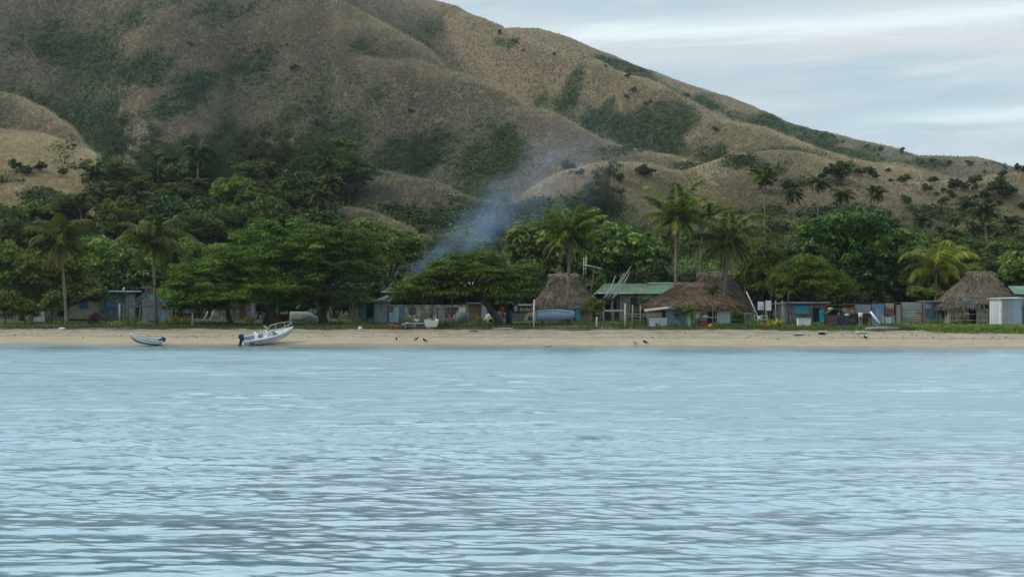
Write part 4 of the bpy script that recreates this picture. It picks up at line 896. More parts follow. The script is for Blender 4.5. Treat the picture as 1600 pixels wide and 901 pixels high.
def thatch_roof(s, a, b, eave, ra, rb, ridge, depth, rdepth=0.5, y=0.0, seed=0, m=THATCH, straw=STRAW, curve=1.25, n=3600, expo=3.2, thick=0.35, gable=False):
    """hipped thatch, thick at the eaves, with loose straw all over"""
    rng = np.random.default_rng(seed+700); x0, x1 = s.x(a), s.x(b); r0, r1 = s.x(ra), s.x(rb); ze, zr = s.z(eave), s.z(ridge); yc = y+depth/2
    cx, A, B = (x0+x1)/2, (x1-x0)/2, depth/2; rx, RA, RB = (r0+r1)/2, max((r1-r0)/2, 0.15)*0.92, rdepth/2
    def prof(t): return 1-(1-t)**curve
    def ring(t, inset=0.0, dz=0.0, jit=0.05):
        q = prof(t); out = []
        for k in range(72):
            th = 2*math.pi*k/72; c, sn = math.cos(th), math.sin(th); e = 2/(expo*(1-t)+2.2*t)
            ux, uy = math.copysign(abs(c)**e, c), math.copysign(abs(sn)**e, sn)
            j = 1+jit*float(fbm(np.array([k*0.45]), np.array([t*6.0+seed]), 3, seed+3)[0])
            out.append((cx+(rx-cx)*q+ux*(A+(RA-A)*q-inset)*j, yc+uy*(B+(RB-B)*q-inset)*j, ze+(zr-ze)*t+dz+0.06*float(vnoise(np.array([k*0.7]), np.array([t*5.0]), seed)[0])))
        return out
    mb = MB(); rings = [ring(0, 1.2, -0.02), ring(0, 0.25, -thick), ring(0, 0.05, -thick*0.9)]+[ring(t) for t in np.linspace(0, 1, 12)]
    mb.loft(rings, caps=False); k = len(mb.v)-72; mb.f.append(tuple(range(k, k+72)))
    ro = mb.build('roof', m, s.root, True)
    # straw over the slopes and a fringe at the eaves
    tt = rng.random(n)**1.15; th = rng.uniform(0, 2*math.pi, n); tt[:n//5] = 0.0
    def pos(t, th):
        q = 1-(1-t)**curve; c, sn = np.cos(th), np.sin(th); e = 2/(expo*(1-t)+2.2*t)
        ux, uy = np.sign(c)*np.abs(c)**e, np.sign(sn)*np.abs(sn)**e
        return np.stack([cx+(rx-cx)*q+ux*(A+(RA-A)*q), yc+uy*(B+(RB-B)*q), ze+(zr-ze)*t], 1)
    P = pos(tt, th); D = pos(tt-0.02, th)-P; D /= np.linalg.norm(D, axis=1, keepdims=True)+1e-9
    W2 = pos(tt, th+0.02)-P; N = np.cross(W2, -D); N /= np.linalg.norm(N, axis=1, keepdims=True)+1e-9; N *= np.sign((N*(P-np.array([cx, yc, ze-3]))).sum(1, keepdims=True))
    D[:n//5] = D[:n//5]*0.7+np.array([0, 0, -0.5]); P[:n//5, 2] -= rng.random(n//5)*thick*0.5
    link('straw', straw_mesh('straw', P, D, N, 0.55, 0.085, rng), ro, [straw])
    # bundled ridge
    cp = MB(); L = [(r0-0.30+(r1-r0+0.6)*i/14, yc, zr+0.05+0.05*math.sin(i*1.7)-0.18*abs(i/7-1)**3) for i in range(15)]
    cp.tube(L, [0.20+0.05*random.random() for _ in L], 9); rc = cp.build('ridge_roll', m, ro, True)
    n2 = 420; u = rng.random(n2); sg = rng.choice([-1, 1], n2); P = np.stack([r0-0.3+(r1-r0+0.6)*u, yc+sg*0.16, zr+0.14-0.18*np.abs(2*u-1)**3], 1); D = np.stack([0.25*rng.normal(size=n2), sg*0.55, -np.ones(n2)], 1); D /= np.linalg.norm(D, axis=1, keepdims=True)
    N = np.stack([np.zeros(n2), sg*0.8, np.full(n2, 0.5)], 1); link('ridge_straw', straw_mesh('ridge_straw', P, D, N, 0.42, 0.08, rng, 0.1), rc, [straw])
    return ro

# --- 1 pale house hidden behind the trees at far left
s = S('village_house', 'pale house with a blue door almost hidden behind the trees at far left', 'house', 48, 44)
house_walls(s, CREAM_WALL, 22, 74, 466, 4.0, [(30, 38, 478, 490)]); window(s, SKYBLUE, 30, 38, 478, 490); pitched(s, 'roof', TIN, 17, 79, 466, 455, 4.0)
s.box('door', BLUE, 60, 66, 476, None, -0.06, -0.01)
s = S('canvas_sheet', 'slanting white sheet propped in front of the pale hidden house', 'sheet', 60, 32)
MB().hexa([s.p(52, 501, 0), s.p(70, 503, 0), s.p(70, 503, .05), s.p(52, 501, .05), s.p(56, 474, 0.6), s.p(66, 477, 0.6), s.p(66, 477, .65), s.p(56, 474, .65)]).build('sheet_cloth', mat('faded_canvas', (0.26, 0.28, 0.29), 0.2, 2), s.root)
# --- 2 cream and grey house with blue shutters
s = S('village_house', 'cream and grey house with blue shutters and a flat iron roof', 'house', 155, 42)
house_walls(s, PAINT_CREAM, 107, 154.5, 461, 5.0, [(125, 136, 470, 481)], 'cream_wall', 498); window(s, BLUE, 125, 136, 470, 481, 0, frame=DKWOOD)
s.box('plinth', mat('brown_plinth', (0.10, 0.06, 0.045), 0.3, 2), 107.2, 154.3, 498, None, 0.02, 4.9)
house_walls(s, GREY_BLOCK, 155, 198, 459, 4.6, [(168, 180, 464, 480)], 'grey_wall', y=-0.25); window(s, BLUE, 168, 180, 464, 480, -0.25, frame=BLUE)
rf = MB(); rf.hexa([s.p(100, 456.5, -0.9), s.p(205, 456.5, -0.9), s.p(205, 455, 5.6), s.p(100, 455, 5.6), s.p(100, 454.6, -0.9), s.p(205, 454.6, -0.9), s.p(205, 453, 5.6), s.p(100, 453, 5.6)]); r = rf.build('roof', mat('pale_blue_grey_iron', (0.27, 0.34, 0.37), 0.2, 1, rough=0.5), s.root)
s.bar('vent_pipe', PALEPOST, [(187, 455, 1.5), (189.5, 448.5, 1.5)], 0.10, r)
s.bar('porch_post', DKWOOD, [(202.5, None, -0.7), (202.5, 456, -0.7)], 0.05)
# --- 3 stick frame shed, with a teal shed behind it
s = S('stick_shed', 'open shed of bare poles and branches leaning round a palm trunk', 'shed', 226, 27)
rng = random.Random(3)
for q in (192, 206, 218, 246, 258): s.bar('post', POST, [(q, None, rng.uniform(-.3, 1.5)), (q+rng.uniform(-1, 1), 478+rng.uniform(-3, 3), 0.3)], 0.055)
fr = MB()
for i in range(17):
    a = 188+i*2.9; fr.tube([s.p(a, 480+rng.uniform(-2, 3), -0.4), s.p(231+rng.uniform(-5, 5), 450+rng.uniform(-2, 6), 1.2)], 0.028, 5)
for i in range(10):
    a = 262-i*2.5; fr.tube([s.p(a, 479+rng.uniform(-2, 3), 2.5), s.p(236+rng.uniform(-4, 4), 452+rng.uniform(-2, 6), 1.2)], 0.028, 5)
fr.tube([s.p(188, 477, -.3), s.p(262, 478, -.3)], 0.05, 6); fr.tube([s.p(190, 479, 2.4), s.p(262, 479, 2.4)], 0.05, 6); fr.tube([s.p(213, 450, 1.2), s.p(242, 449, 1.2)], 0.045, 6)
fr.build('branch_roof', mat('grey_branches', (0.17, 0.15, 0.13), 0.3, 5), s.root)
s.box('leaning_panel', CONC, 224, 235, 485, None, -0.5, -0.44)
s = S('teal_shed', 'small shed of teal and grey corrugated sheets behind the bare poles', 'shed', 246, 36)
for i, (a, b, tp, bt, m) in enumerate([(222, 243, 459, 467, TEALTIN), (222, 243, 467, 500, TIN), (243, 263, 456, 472, TEALTIN), (243, 252, 472, 503, BTIN), (252, 263, 472, None, TEALTIN)]): s.corr('wall_sheet', m, a, b, tp, bt, 0.02*i, pitch=0.16)
MB().box(s.x(222), s.x(263), 0.25, 2.6, -0.1, s.z(458)).build('shed_body', DKTIN, s.root); s.corr('rail_sheet', TEALTIN, 246, 262, 478, 482, -0.12, True)
# --- fence posts and planters under the huge tree
for q, tp, lb in [(187, 474, 'thick pale post beside the grey block wall'), (301, 488, 'grey post under the low tree beside the huge spreading crown')]:
    s = S('fence_post', lb, 'post', q, 20); s.bar('post_pole', POST, [(q, None), (q, tp)], 0.10)
s = S('lean_to', 'pale lean-to house with a brown door under the huge spreading tree', 'house', 355, 44)
house_walls(s, CREAM_WALL, 330, 392, 470, 3.5, [(374, 383, 477, None)]) if False else house_walls(s, CREAM_WALL, 330, 392, 470, 3.5)
s.box('door', mat('brown_door', (0.19, 0.085, 0.045), 0.2, 2), 374, 384, 478, None, -0.07, -0.01); s.box('veranda_edge', WHITE, 318, 392, 500.5, 502.5, -1.2, -1.1); MB().hexa([s.p(324, 471, -1.3), s.p(398, 471, -1.3), s.p(398, 465, 4), s.p(324, 465, 4), s.p(324, 470, -1.3), s.p(398, 470, -1.3), s.p(398, 464, 4), s.p(324, 464, 4)]).build('roof', TIN, s.root)
for i, q in enumerate((322, 331)): s.bar('leaning_pole', PALEPOST, [(q, 501, -1.6), (q+5.5, 486, -1.0)], 0.07)
s = S('storage_box', 'dark red box with a white pipe beside it under the huge tree', 'box', 442, 28)
s.box('box_body', MAROON, 435, 450, 492, None, 0, 1.2, bevel=0.04); s.box('box_lid', DKWOOD, 434, 451, 490.5, 492, -0.05, 1.25); s.bar('pipe', WHITE, [(432, None, -.2), (432.5, 491, -.2)], 0.06)
s = S('covered_boat', 'grey green upturned boat with a pale streak between two trunks', 'boat', 474, 36)
rings = []
for i in range(13):
    u = i/12; xx = s.x(452)+(s.x(496)-s.x(452))*u; w = 0.95*(1-0.75*max(0, (u-0.45)/0.55)**2); hgt = (s.z(486))*(1-0.55*max(0, (u-0.5)/0.5)**1.7)
    rings.append([(xx, 0.9-w*math.cos(a), -0.05+hgt*math.sin(a)**0.7) for a in np.linspace(0, math.pi, 11)])
h_ = MB().loft(rings, closed=False, caps=True).build('hull', mat('grey_green_hull', (0.24, 0.29, 0.27), 0.15, 1.5), s.root, True); s.box('rub_strip', WHITE, 457, 472, 496.5, 498, -0.16, 0.02, h_)
# --- 4 corrugated shed, bamboo fence, houses behind the flat topped tree
s = S('bamboo_fence', 'ragged fence of upright bamboo pales left of the corrugated shed', 'fence', 553, 30)
f = MB()
for i in range(15): q = 545+i*1.05; f.tube([(s.x(q), rng.uniform(-.1, .1), -0.1), (s.x(q+rng.uniform(-.6, .6)), 0, s.z(476+rng.uniform(-5, 7)))], 0.04, 5)
f.build('pales', POST, s.root); s.bar('rail', DKWOOD, [(544, 492, .1), (561, 491, .1)], 0.03)
s = S('iron_shed', 'grey corrugated iron shed with a dark doorway and junk on its roof', 'shed', 588, 31)
house_walls(s, DKTIN, 561, 606, 473, 3.2, [(573, 584, 475, None)], bot=None); s.corr('front_sheet', TIN, 585, 605, 473, None, -0.10); s.corr('side_sheet', mat('green_sheet', (0.06, 0.20, 0.14), 0.2, 2), 561, 572, 474, 497, -0.10)
s.box('low_wall', GREY_BLOCK, 574.5, 583.5, 497, None, -0.02, 0.1)
MB().hexa([s.p(558, 472.5, -0.6), s.p(609, 472.5, -0.6), s.p(609, 469, 3.6), s.p(558, 469, 3.6), s.p(558, 471, -0.6), s.p(609, 471, -0.6), s.p(609, 467.5, 3.6), s.p(558, 467.5, 3.6)]).build('roof', mat('dark_rusty_roof', (0.07, 0.06, 0.05), 0.4, 1.5), s.root)
s2 = S('plastic_tub', 'blue plastic tub standing on the roof of the corrugated shed', 'tub', 579, 31.6); z0 = s2.z(471.5); MB().lathe((0, 0, z0), [(0.05, 0), (0.22, 0), (0.28, 0.5), (0.31, 0.52), (0.31, 0.56), (0.24, 0.54)]).build('tub_body', MIDBLUE, s2.root, True)
s2 = S('white_sheet', 'white sheet lying folded on the corrugated shed roof', 'sheet', 597, 32.5); MB().hexa([s2.p(588, 468, -.6), s2.p(606, 468, -.6), s2.p(606, 467, .8), s2.p(590, 467, .8), s2.p(591, 466.4, -.5), s2.p(605, 461.5, -.5), s2.p(605, 461, .7), s2.p(593, 465, .7)]).build('sheet_cloth', WHITE, s2.root, bevel=0.05)
s = S('sheet_fence', 'row of pale blue and dark panels right of the corrugated shed', 'fence', 620, 31)
for a, b, tp, bt, m in [(608, 615, 480, 488, RUST), (608, 615, 488, None, SKYBLUE), (615.2, 623, 479, None, mat('whitish_blue_sheet', (0.42, 0.52, 0.58), 0.12, 2)), (623.3, 633, 478, None, BTIN)]: s.corr('panel', m, a, b, tp, bt, 0, pitch=0.18)
s.bar('rail', DKWOOD, [(607, 479, .15), (634, 478, .15)], 0.04); s.bar('post', DKWOOD, [(607, None, .1), (607, 476, .1)], 0.05)
s = S('village_house', 'house with a pale gabled iron roof showing above the corrugated shed', 'house', 632, 48)
house_walls(s, CREAM_WALL, 602, 760, 476, 4.5, [(700, 712, 480, 490), (640, 650, 480, 491)]); pitched(s, 'roof', mat('pale_iron_roof', (0.25, 0.245, 0.245), 0.15, 1.0, rough=0.6, col2=(0.30, 0.20, 0.16), amt=0.2), 594, 768, 457, 441, 4.5, ra=622, rb=745)
window(s, SEAGREY, 700, 712, 480, 490, 0.06, frame=POST); window(s, SEAGREY, 640, 650, 480, 491, 0.06, frame=POST)
for q in (645, 676, 707): s.bar('veranda_post', DKWOOD, [(q, None, -1.3), (q, 462, -1.3)], 0.06)
s.box('veranda_beam', DKWOOD, 600, 762, 460, 463, -1.35, -1.25)
# things under the flat topped tree
s = S('plank_hut', 'hut wall of brown horizontal planks with a pale blue door', 'hut', 745, 36)
house_walls(s, BRPLANK, 731, 753, 474, 2.6)
pl = MB()
for i in range(8): pl.box(s.x(731.2), s.x(752.8), -0.07+0.01*(i % 2), -0.01, s.z(502)+0.275*i, s.z(502)+0.275*i+0.24)
pl.build('planks', BRPLANK, s.root); s.box('door', SKYBLUE, 754, 761, 480, None, -0.15, -0.05); s.box('corner_post', WHITE, 752.8, 754, 476, None, -0.12, 0.0); s.box('roof', TIN, 728, 764, 472.5, 474, -0.7, 3.0)
s.box('window_patch', mat('pinkish_board', (0.48, 0.30, 0.22), 0.15, 2), 726, 731, 478, 489, -0.05, 0.05)
s = S('arched_oven', 'pale rounded clay mound beside the black leaning trunk', 'oven', 767, 33); MB().lathe((0, 0, 0), [(0.75, -0.05), (0.75, 0.5), (0.62, 0.9), (0.35, 1.15), (0.05, 1.25)]).build('oven_dome', mat('pale_clay', (0.42, 0.36, 0.28), 0.2, 2), s.root, True); MB().box(-0.2, 0.2, -0.78, -0.6, 0, 0.5).build('oven_mouth', DARK, s.root)
s = S('wooden_trestle', 'dark trestle of posts and a cross bar where people sit', 'frame', 690, 20)
for q in (684, 697): s.bar('post', DKWOOD, [(q, None), (q, 481)], 0.06)
s.bar('cross_bar', DKWOOD, [(681, 483.5), (702, 483)], 0.05); s.box('board', POST, 686.5, 695, 485, 501, 0.1, 0.16)
s = S('wooden_bench', 'low wooden bench under the trestle for the people in blue and red', 'bench', 699, 17.2)
s.box('seat', DKWOOD, 692, 711, 504.5, 506, -0.25, 0.35)
for q in (694, 709):
    for yy in (-0.2, 0.25): s.box('leg', DKWOOD, q, q+1, 506, None, yy, yy+0.07)
s = S('low_table', 'low table with a pale blue top and thin legs near the sitting people', 'table', 648, 15.6)
s.box('table_top', SKYBLUE, 632, 666, 504.3, 505.6, -0.3, 0.6)
for q in (633, 648, 664):
    for yy in (-0.25, 0.5): s.box('leg', PALEPOST, q, q+0.9, 505.6, None, yy, yy+0.06)
s.box('shelf', POST, 634, 664, 509, 510, -0.2, 0.5)
s = S('laundry_line', 'washing line with purple and pale cloths under the flat topped tree', 'washing line', 716, 32)
for q in (707, 729): s.bar('post', DKWOOD, [(q, None), (q, 477)], 0.04)
s.bar('line', WIRE, [(707, 479.5), (718, 480.5), (729, 479.5)], 0.012)
s.box('purple_cloth', mat('purple_cloth', (0.10, 0.03, 0.20), 0.15, 2), 708, 716, 480, 484.5, -0.02, 0.02); s.box('pale_cloth', WHITE, 717, 727, 480, 488, -0.02, 0.02)
s = S('red_cloth', 'orange red cloth hung on a stake right of the black trunk', 'cloth', 785, 25); MB().hexa([s.p(782, 491, 0), s.p(788, 492, 0), s.p(788, 492, .06), s.p(782, 491, .06), s.p(783, 478, 0), s.p(788, 479, 0.1), s.p(788, 479, .16), s.p(783, 478, .06)]).build('cloth_sheet', mat('orange_red_cloth', (0.46, 0.09, 0.035), 0.2, 2), s.root); s.bar('stake', DKWOOD, [(785, None, .1), (785, 477, .1)], 0.035)
s = S('water_drum', 'dark blue water drum right of the black leaning trunk', 'drum', 795, 27); MB().lathe((0, 0, 0), [(0.05, -.05), (0.33, -.05), (0.34, 0.3), (0.355, 0.32), (0.34, 0.34), (0.34, 0.7), (0.355, 0.72), (0.34, 0.74), (0.33, s.z(485)), (0.05, s.z(485)+.01)]).build('drum_body', DKBLUE, s.root, True)
s = S('wash_bench', 'long rough bench of grey boards holding jugs and basins', 'bench', 816, 28)
s.box('bench_top', DKWOOD, 800, 836, 487, 488.3, 0, 0.8)
for q in (801, 811, 820): s.box('leg', POST, q, q+1, 488.3, None, 0.05, 0.13)
pk = MB()
for i in range(4): pk.box(s.x(800.5), s.x(820), 0.14, 0.18, s.z(502)+0.24*i, s.z(502)+0.24*i+0.2)
pk.build('side_boards', POST, s.root)
def vessel(name, lb, cat, px, t, py, w, hgt, m, lid=None):
    v = S(name, lb, cat, px, t); z = v.z(py); MB().lathe((0, 0, z), [(0.02, 0), (w*0.8, 0), (w, hgt*0.25), (w, hgt*0.75), (w*0.45, hgt*0.92), (w*0.4, hgt)]).build(name+'_body', m, v.root, True)
    if lid: MB().lathe((0, 0, z+hgt), [(0.02, 0), (w*0.48, 0), (w*0.48, 0.08), (0.02, 0.09)]).build('lid', lid, v.root, True)
vessel('water_jug', 'pale blue water jug on the rough bench beside the drum', 'jug', 806, 28.4, 487, 0.22, 0.62, SKYBLUE, WHITE)
vessel('water_jug', 'beige jug in the middle of the rough bench', 'jug', 814, 28.4, 487, 0.17, 0.42, BEIGEP)
vessel('wash_basin', 'orange yellow basin at the right end of the rough bench', 'basin', 822.5, 28.4, 487, 0.36, 0.40, YELLOW)
s = S('small_shed', 'dark blue grey shed with a white roof edge left of the round topped thatched hut', 'shed', 830, 40)
house_walls(s, DKTIN, 812, 842, 477, 2.5); s.box('roof', WHITE, 810, 844, 475, 476.8, -0.5, 3)
s = S('blue_mat', 'faded blue tarpaulin spread on the grass by the beach', 'tarpaulin', 812, 15.2); MB().hexa([(s.x(797), -0.2, 0.02), (s.x(826), -0.2, 0.02), (s.x(833), 2.4, 0.12), (s.x(803), 2.4, 0.12), (s.x(797), -0.2, .06), (s.x(826), -0.2, .07), (s.x(833), 2.4, .17), (s.x(803), 2.4, .17)]).build('tarpaulin_sheet', mat('faded_blue_tarp', (0.07, 0.13, 0.20), 0.3, 2), s.root)
s = S('boundary_post', 'tall white post at the edge of the beach before the round topped hut', 'post', 834, 15); s.bar('post_pole', PALEPOST, [(834.5, None), (834, 490), (835, 468)], 0.075)
# --- 5 round topped thatched hut
s = S('thatched_hut', 'round topped thatched hut behind the straight coconut palm', 'hut', 885, 38)
thatch_roof(s, 832, 942, 478, 862, 903, 429, 6.2, 1.2, seed=1, curve=1.08, n=5200, expo=3.0)
house_walls(s, REED, 846, 926, 478, 5.0, [(892, 903, 482, None)], y=0.6); s.box('doorway', DARK, 891, 904, 481, None, 0.85, 0.95)
for q in (893, 904): s.box('porch_post', TEAL, q, q+1.8, 480, None, -0.5, -0.38)
s.box('porch_beam', TEAL, 891, 907, 478.5, 481, -0.52, -0.36); s.box('curtain', mat('brown_curtain', (0.24, 0.12, 0.045), 0.25, 3), 906.5, 913, 477, 490, 0.4, 0.46); s.box('side_screen', TEAL, 899, 904, 484, None, -0.30, -0.26)
s.corr('eave_sheet', mat('porch_reed', (0.25, 0.21, 0.15), 0.2, 2), 905, 925, 466, 476, 0.3)
# --- TV aerial and leaning poles
s = S('television_aerial', 'tall television aerial on a leaning rust red mast behind the round topped hut', 'aerial', 923, 46)
s.bar('mast', mat('rusty_mast', (0.20, 0.075, 0.05), 0.3, 4), [(918, None), (929, 414)], 0.07); bm = s.bar('boom', WHITE, [(913, 413.5), (941, 420)], 0.045)
for i, (q, tp, bt) in enumerate([(911.5, 402, 431), (915, 400, 429)]): s.bar('element', WHITE, [(q, bt, 0.1), (q+1, tp, 0.1)], 0.035, bm)
s.bar('element', WHITE, [(910.5, 420, .1), (917, 419, .1)], 0.03, bm)
s = S('pole_bundle', 'bundle of pale poles leaning up beside the green roofed house', 'poles', 962, 37)
for a, b, c, d in [(950, 466, 986, 416), (955, 467, 985, 424), (947, 464, 976, 427), (944, 466, 962, 431), (958, 466, 981, 433)]: s.bar('pole', PALEPOST, [(a, b, 0.3), ((a+c)/2+1.5, (b+d)/2+2, 0.2), (c, d, 0.4)], [0.065, 0.055, 0.035])
s.box('pole_rack', DKWOOD, 938, 962, 466, 469, 0.1, 0.5)
for q in (943, 957): s.bar('rack_post', POST, [(q, None, .3), (q, 467, .3)], 0.08)
# --- 6 green roofed house
s = S('village_house', 'low beige house with a green iron roof and purple door', 'house', 1000, 46)
house_walls(s, BEIGE_BLOCK, 968, 1056, 461, 5.5, [(985, 998, 465, 490), (1026, 1036, 463, 473)])
s.box('door', PURPLE, 985.2, 997.8, 465, 490, 0.08, 0.14); window(s, SKYBLUE, 1026, 1036, 463, 473, 0.06, frame=WHITE)
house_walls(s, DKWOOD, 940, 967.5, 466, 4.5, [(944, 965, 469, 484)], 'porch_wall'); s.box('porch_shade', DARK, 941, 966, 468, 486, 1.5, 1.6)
for q in (944, 954, 964): s.box('railing_post', POST, q, q+0.8, 468, 484, -0.06, -0.02)
rf = pitched(s, 'roof', GREENROOF, 930, 1062, 459.5, 443, 5.5, 0.9, ra=946, rb=1056); s.box('fascia', WHITE, 934, 988, 456.2, 459, -1.0, -0.92, rf); s.box('ridge_cap', WHITE, 1014, 1068, 440.6, 442.4, 2.5, 3.0, rf)
s = S('counter_table', 'pale blue counter with thick legs in front of the porch', 'table', 958, 36)
s.box('counter_top', SKYBLUE, 942, 976, 483.5, 486.5, 0, 0.8)
for q in (943, 958, 973): s.box('leg', POST, q, q+1.5, 486.5, None, 0.1, 0.25)
s = S('pink_mat', 'small pink mat lying on the ground under the counter', 'mat', 941, 33); MB().box(s.x(935), s.x(948), -0.3, 0.8, 0.03, 0.10).build('mat_sheet', mat('pink_cloth', (0.42, 0.22, 0.26), 0.15, 2), s.root)
s = S('drying_rack', 'rough wooden drying rack before the green roofed house', 'rack', 995, 26)
s.box('rack_top', POST, 979, 1010, 489.5, 491, 0, 0.9)
for q in (981, 1000, 1008): s.box('leg', DKWOOD, q, q+1, 491, None, 0.1, 0.18)
s.box('rack_shelf', DKWOOD, 981, 1008, 496, 499, 0.2, 0.7)
for q, tp, t, lb in [(976.5, 474, 19, 'tall thin fence post left of the drying rack'), (988, 476, 21, 'pale fence post in front of the drying rack'), (932, 495, 17, 'short pale stake below the trimmed bush'), (1000.5, 478, 23, 'fence post at the right end of the drying rack')]:
    p_ = S('fence_post', lb, 'post', q, t); p_.bar('post_pole', PALEPOST if tp > 490 or q < 980 else POST, [(q, None), (q+0.5, tp)], 0.07)
# --- 7 big double thatched hut
s = S('thatched_hut', 'wide reddish thatched hut with a pale green door behind the iron lean-to', 'hut', 1070, 28.5)
thatch_roof(s, 1006, 1166, 477, 1064, 1108, 444, 6.2, 0.8, seed=2, m=THATCHR, straw=STRAWR, curve=1.0, n=6000, expo=2.6, thick=0.2); house_walls(s, REED, 1034, 1144, 484, 4.6, [(1107, 1119, 487, None)], y=0.8)
s.box('pale_door', mat('pale_green_door', (0.40, 0.50, 0.49), 0.08, 1.5), 1122, 1142, 486, None, 0.66, 0.76); s.box('door_gap', DARK, 1106, 1120, 486, None, 1.2, 1.3); s.box('yellow_sheet', mat('peeling_yellow', (0.52, 0.43, 0.26), 0.2, 2, col2=(0.2, 0.16, 0.1), amt=0.5), 1094, 1105, 487, 500, 0.66, 0.74); s.box('white_board', WHITE, 1088, 1094, 487, 497, 0.66, 0.74)
s = S('thatched_hut', 'tall dark thatched hut rising behind the wide reddish one, beside the concrete tank', 'hut', 1132, 38.5)
thatch_roof(s, 1070, 1192, 486, 1098, 1146, 427, 6.4, 0.9, seed=3, curve=1.02, n=5600, expo=2.8)
house_walls(s, mat('pale_green_wall', (0.36, 0.44, 0.41), 0.10, 1.5, col2=(0.40, 0.36, 0.26), amt=0.3), 1096, 1180, 484, 4.8, y=0.5)
s = S('iron_lean_to', 'whitewashed corrugated iron lean-to at the edge of the beach', 'shed', 1046, 20.5)
s.corr('front_sheet', WTIN, 1014.5, 1042, 496, None, -0.05); s.box('counter_board', mat('tan_board', (0.36, 0.29, 0.19), 0.2, 2), 1009, 1034, 487.5, 495, -0.15, -0.08); s.box('hatch_dark', DARK, 1034, 1041, 484, 496, 0.05, 0.15)
s.corr('side_sheet', BTIN, 1040, 1062, 483, None, -0.02); s.corr('side_sheet', DKTIN if False else mat('mid_blue_tin', (0.15, 0.20, 0.25), 0.2, 1.2, rough=0.6), 1062, 1074, 483, None, 0.0); s.corr('end_sheet', WTIN, 1074, 1079, 484, None, 0.02)
MB().box(s.x(1015), s.x(1078), 0.25, 2.4, -0.1, s.z(484)).build('shed_body', DKTIN, s.root)
MB().hexa([s.p(1006, 487.5, -0.7), s.p(1046, 482, -0.7), s.p(1046, 480, 2.6), s.p(1010, 484, 2.6), s.p(1006, 486, -0.7), s.p(1046, 480.6, -0.7), s.p(1046, 478.6, 2.6), s.p(1010, 482.5, 2.6)]).build('roof_board', mat('weathered_grey_board', (0.32, 0.29, 0.25), 0.3, 2, (0.3, 1, 1)), s.root)
MB().box(s.x(1046), s.x(1082), -0.4, 2.6, s.z(482), s.z(480.3)).build('roof_sheet', TIN, s.root)
s = S('junk_table', 'table roofed with a grey tin sheet over a brown heap', 'table', 1106, 20)
s.box('tin_top', TIN, 1092, 1121, 495, 496.3, -0.1, 0.9)
for q in (1093, 1105, 1119): s.box('leg', DKWOOD, q, q+1.2, 496.3, None, 0.05, 0.15)
s.box('crate', REDBR, 1093, 1104, 501, None, 0.2, 0.8, bevel=0.03); s.box('crate', BRPLANK, 1112, 1125, 503, None, 0.2, 0.9, bevel=0.03)
vessel('bucket', 'orange bucket under the tin topped table', 'bucket', 1110, 19.4, None, 0.27, 0.5, ORANGE)
vessel('tin_pan', 'grey pan on the tin topped table', 'pan', 1102, 20.4, 495, 0.3, 0.18, TIN)
s = S('water_tank', 'round raw concrete water tank at the top of the beach', 'tank', 1170, 20); hh = s.z(489); MB().lathe((0, 0, 0), [(0.05, -.1), (0.48, -.1), (0.48, hh-0.06), (0.51, hh-0.05), (0.51, hh), (0.42, hh+0.01), (0.40, hh-0.2), (0.03, hh-0.2)], 22).build('tank_wall', CONC, s.root, True)
s = S('rail_fence', 'wire fence with thin white rails right of the concrete tank', 'fence', 1188, 22)
for q in (1179, 1190, 1199): s.bar('post', POST, [(q, None), (q, 491)], 0.05)
for py in (493.5, 499, 504): s.bar('rail', WHITE, [(1177, py), (1200, py)], 0.025)
s = S('leaning_pole', 'long pale pole leaning from the ground against the tall dark thatch', 'pole', 1186, 22.5); s.bar('pole_shaft', PALEPOST, [(1187, 500, 0.1), (1169, 455, 1.2)], [0.07, 0.05])
s = S('washing_line', 'washing line of white cloths on thin posts right of the tall thatched hut', 'washing line', 1205, 28)
for q in (1196.5, 1212, 1222.5): s.bar('post', POST, [(q, None), (q, 469)], 0.06)
s.bar('cross_rail', POST, [(1190, 474), (1226, 475)], 0.04)
for a, b, tp, bt in [(1184, 1193, 471, 484), (1196, 1205, 469.5, 485)]: s.box('white_cloth', WHITE, a, b, tp, bt, -0.06, -0.02)
s.box('small_cloth', SKYBLUE, 1187, 1194, 477, 480, -0.12, -0.08)
s = S('blue_bag', 'pale blue bag lying at the foot of the leaning pole', 'bag', 1186, 21.6); MB().blob((0, 0, s.z(498)), (0.2, 0.15, 0.25), 10, 6, 0.15).build('bag_body', SKYBLUE, s.root, True)
for q, tp, lb in [(1232, 452, 'dark tall pole in front of the grey house with the turquoise window')]:
    p_ = S('dark_pole', lb, 'pole', q, 27); p_.bar('pole_shaft', DKWOOD, [(q, None), (q, tp)], 0.07)
# --- 8 grey house with a turquoise shutter
s = S('village_house', 'grey house with a turquoise shutter under the feathery tree', 'house', 1250, 34)
house_walls(s, GREY_BLOCK, 1226, 1292, 474, 4.5, [(1241, 1262, 478, 488)]); sh = window(s, TURQ, 1241, 1262, 478, 488); s.box('sill', CONC, 1239, 1264, 488.3, 490, -0.2, -0.01, sh); s.box('roof', TIN, 1222, 1296, 471.5, 473.8, -0.7, 5)
s.box('doorway', DARK, 1270, 1281, 481, None, -0.04, -0.01)
s = S('white_freezer', 'white chest freezer standing on the grass under the turquoise shutter', 'freezer', 1257, 22)
s.box('freezer_body', WHITE, 1247, 1267, 499, None, 0, 0.75, bevel=0.03); s.box('lid', mat('grey_white_enamel', (0.52, 0.54, 0.58), 0.05, 2), 1246.7, 1267.3, 497, 498.8, -0.03, 0.78, bevel=0.02); s.box('door_seam', mat('cream_enamel', (0.62, 0.60, 0.50), 0.05, 2), 1247.2, 1254.5, 499.4, 507, -0.025, -0.004)
vessel('fuel_can', 'orange can beside the white chest freezer', 'can', 1271, 21.5, None, 0.23, 0.5, ORANGE)
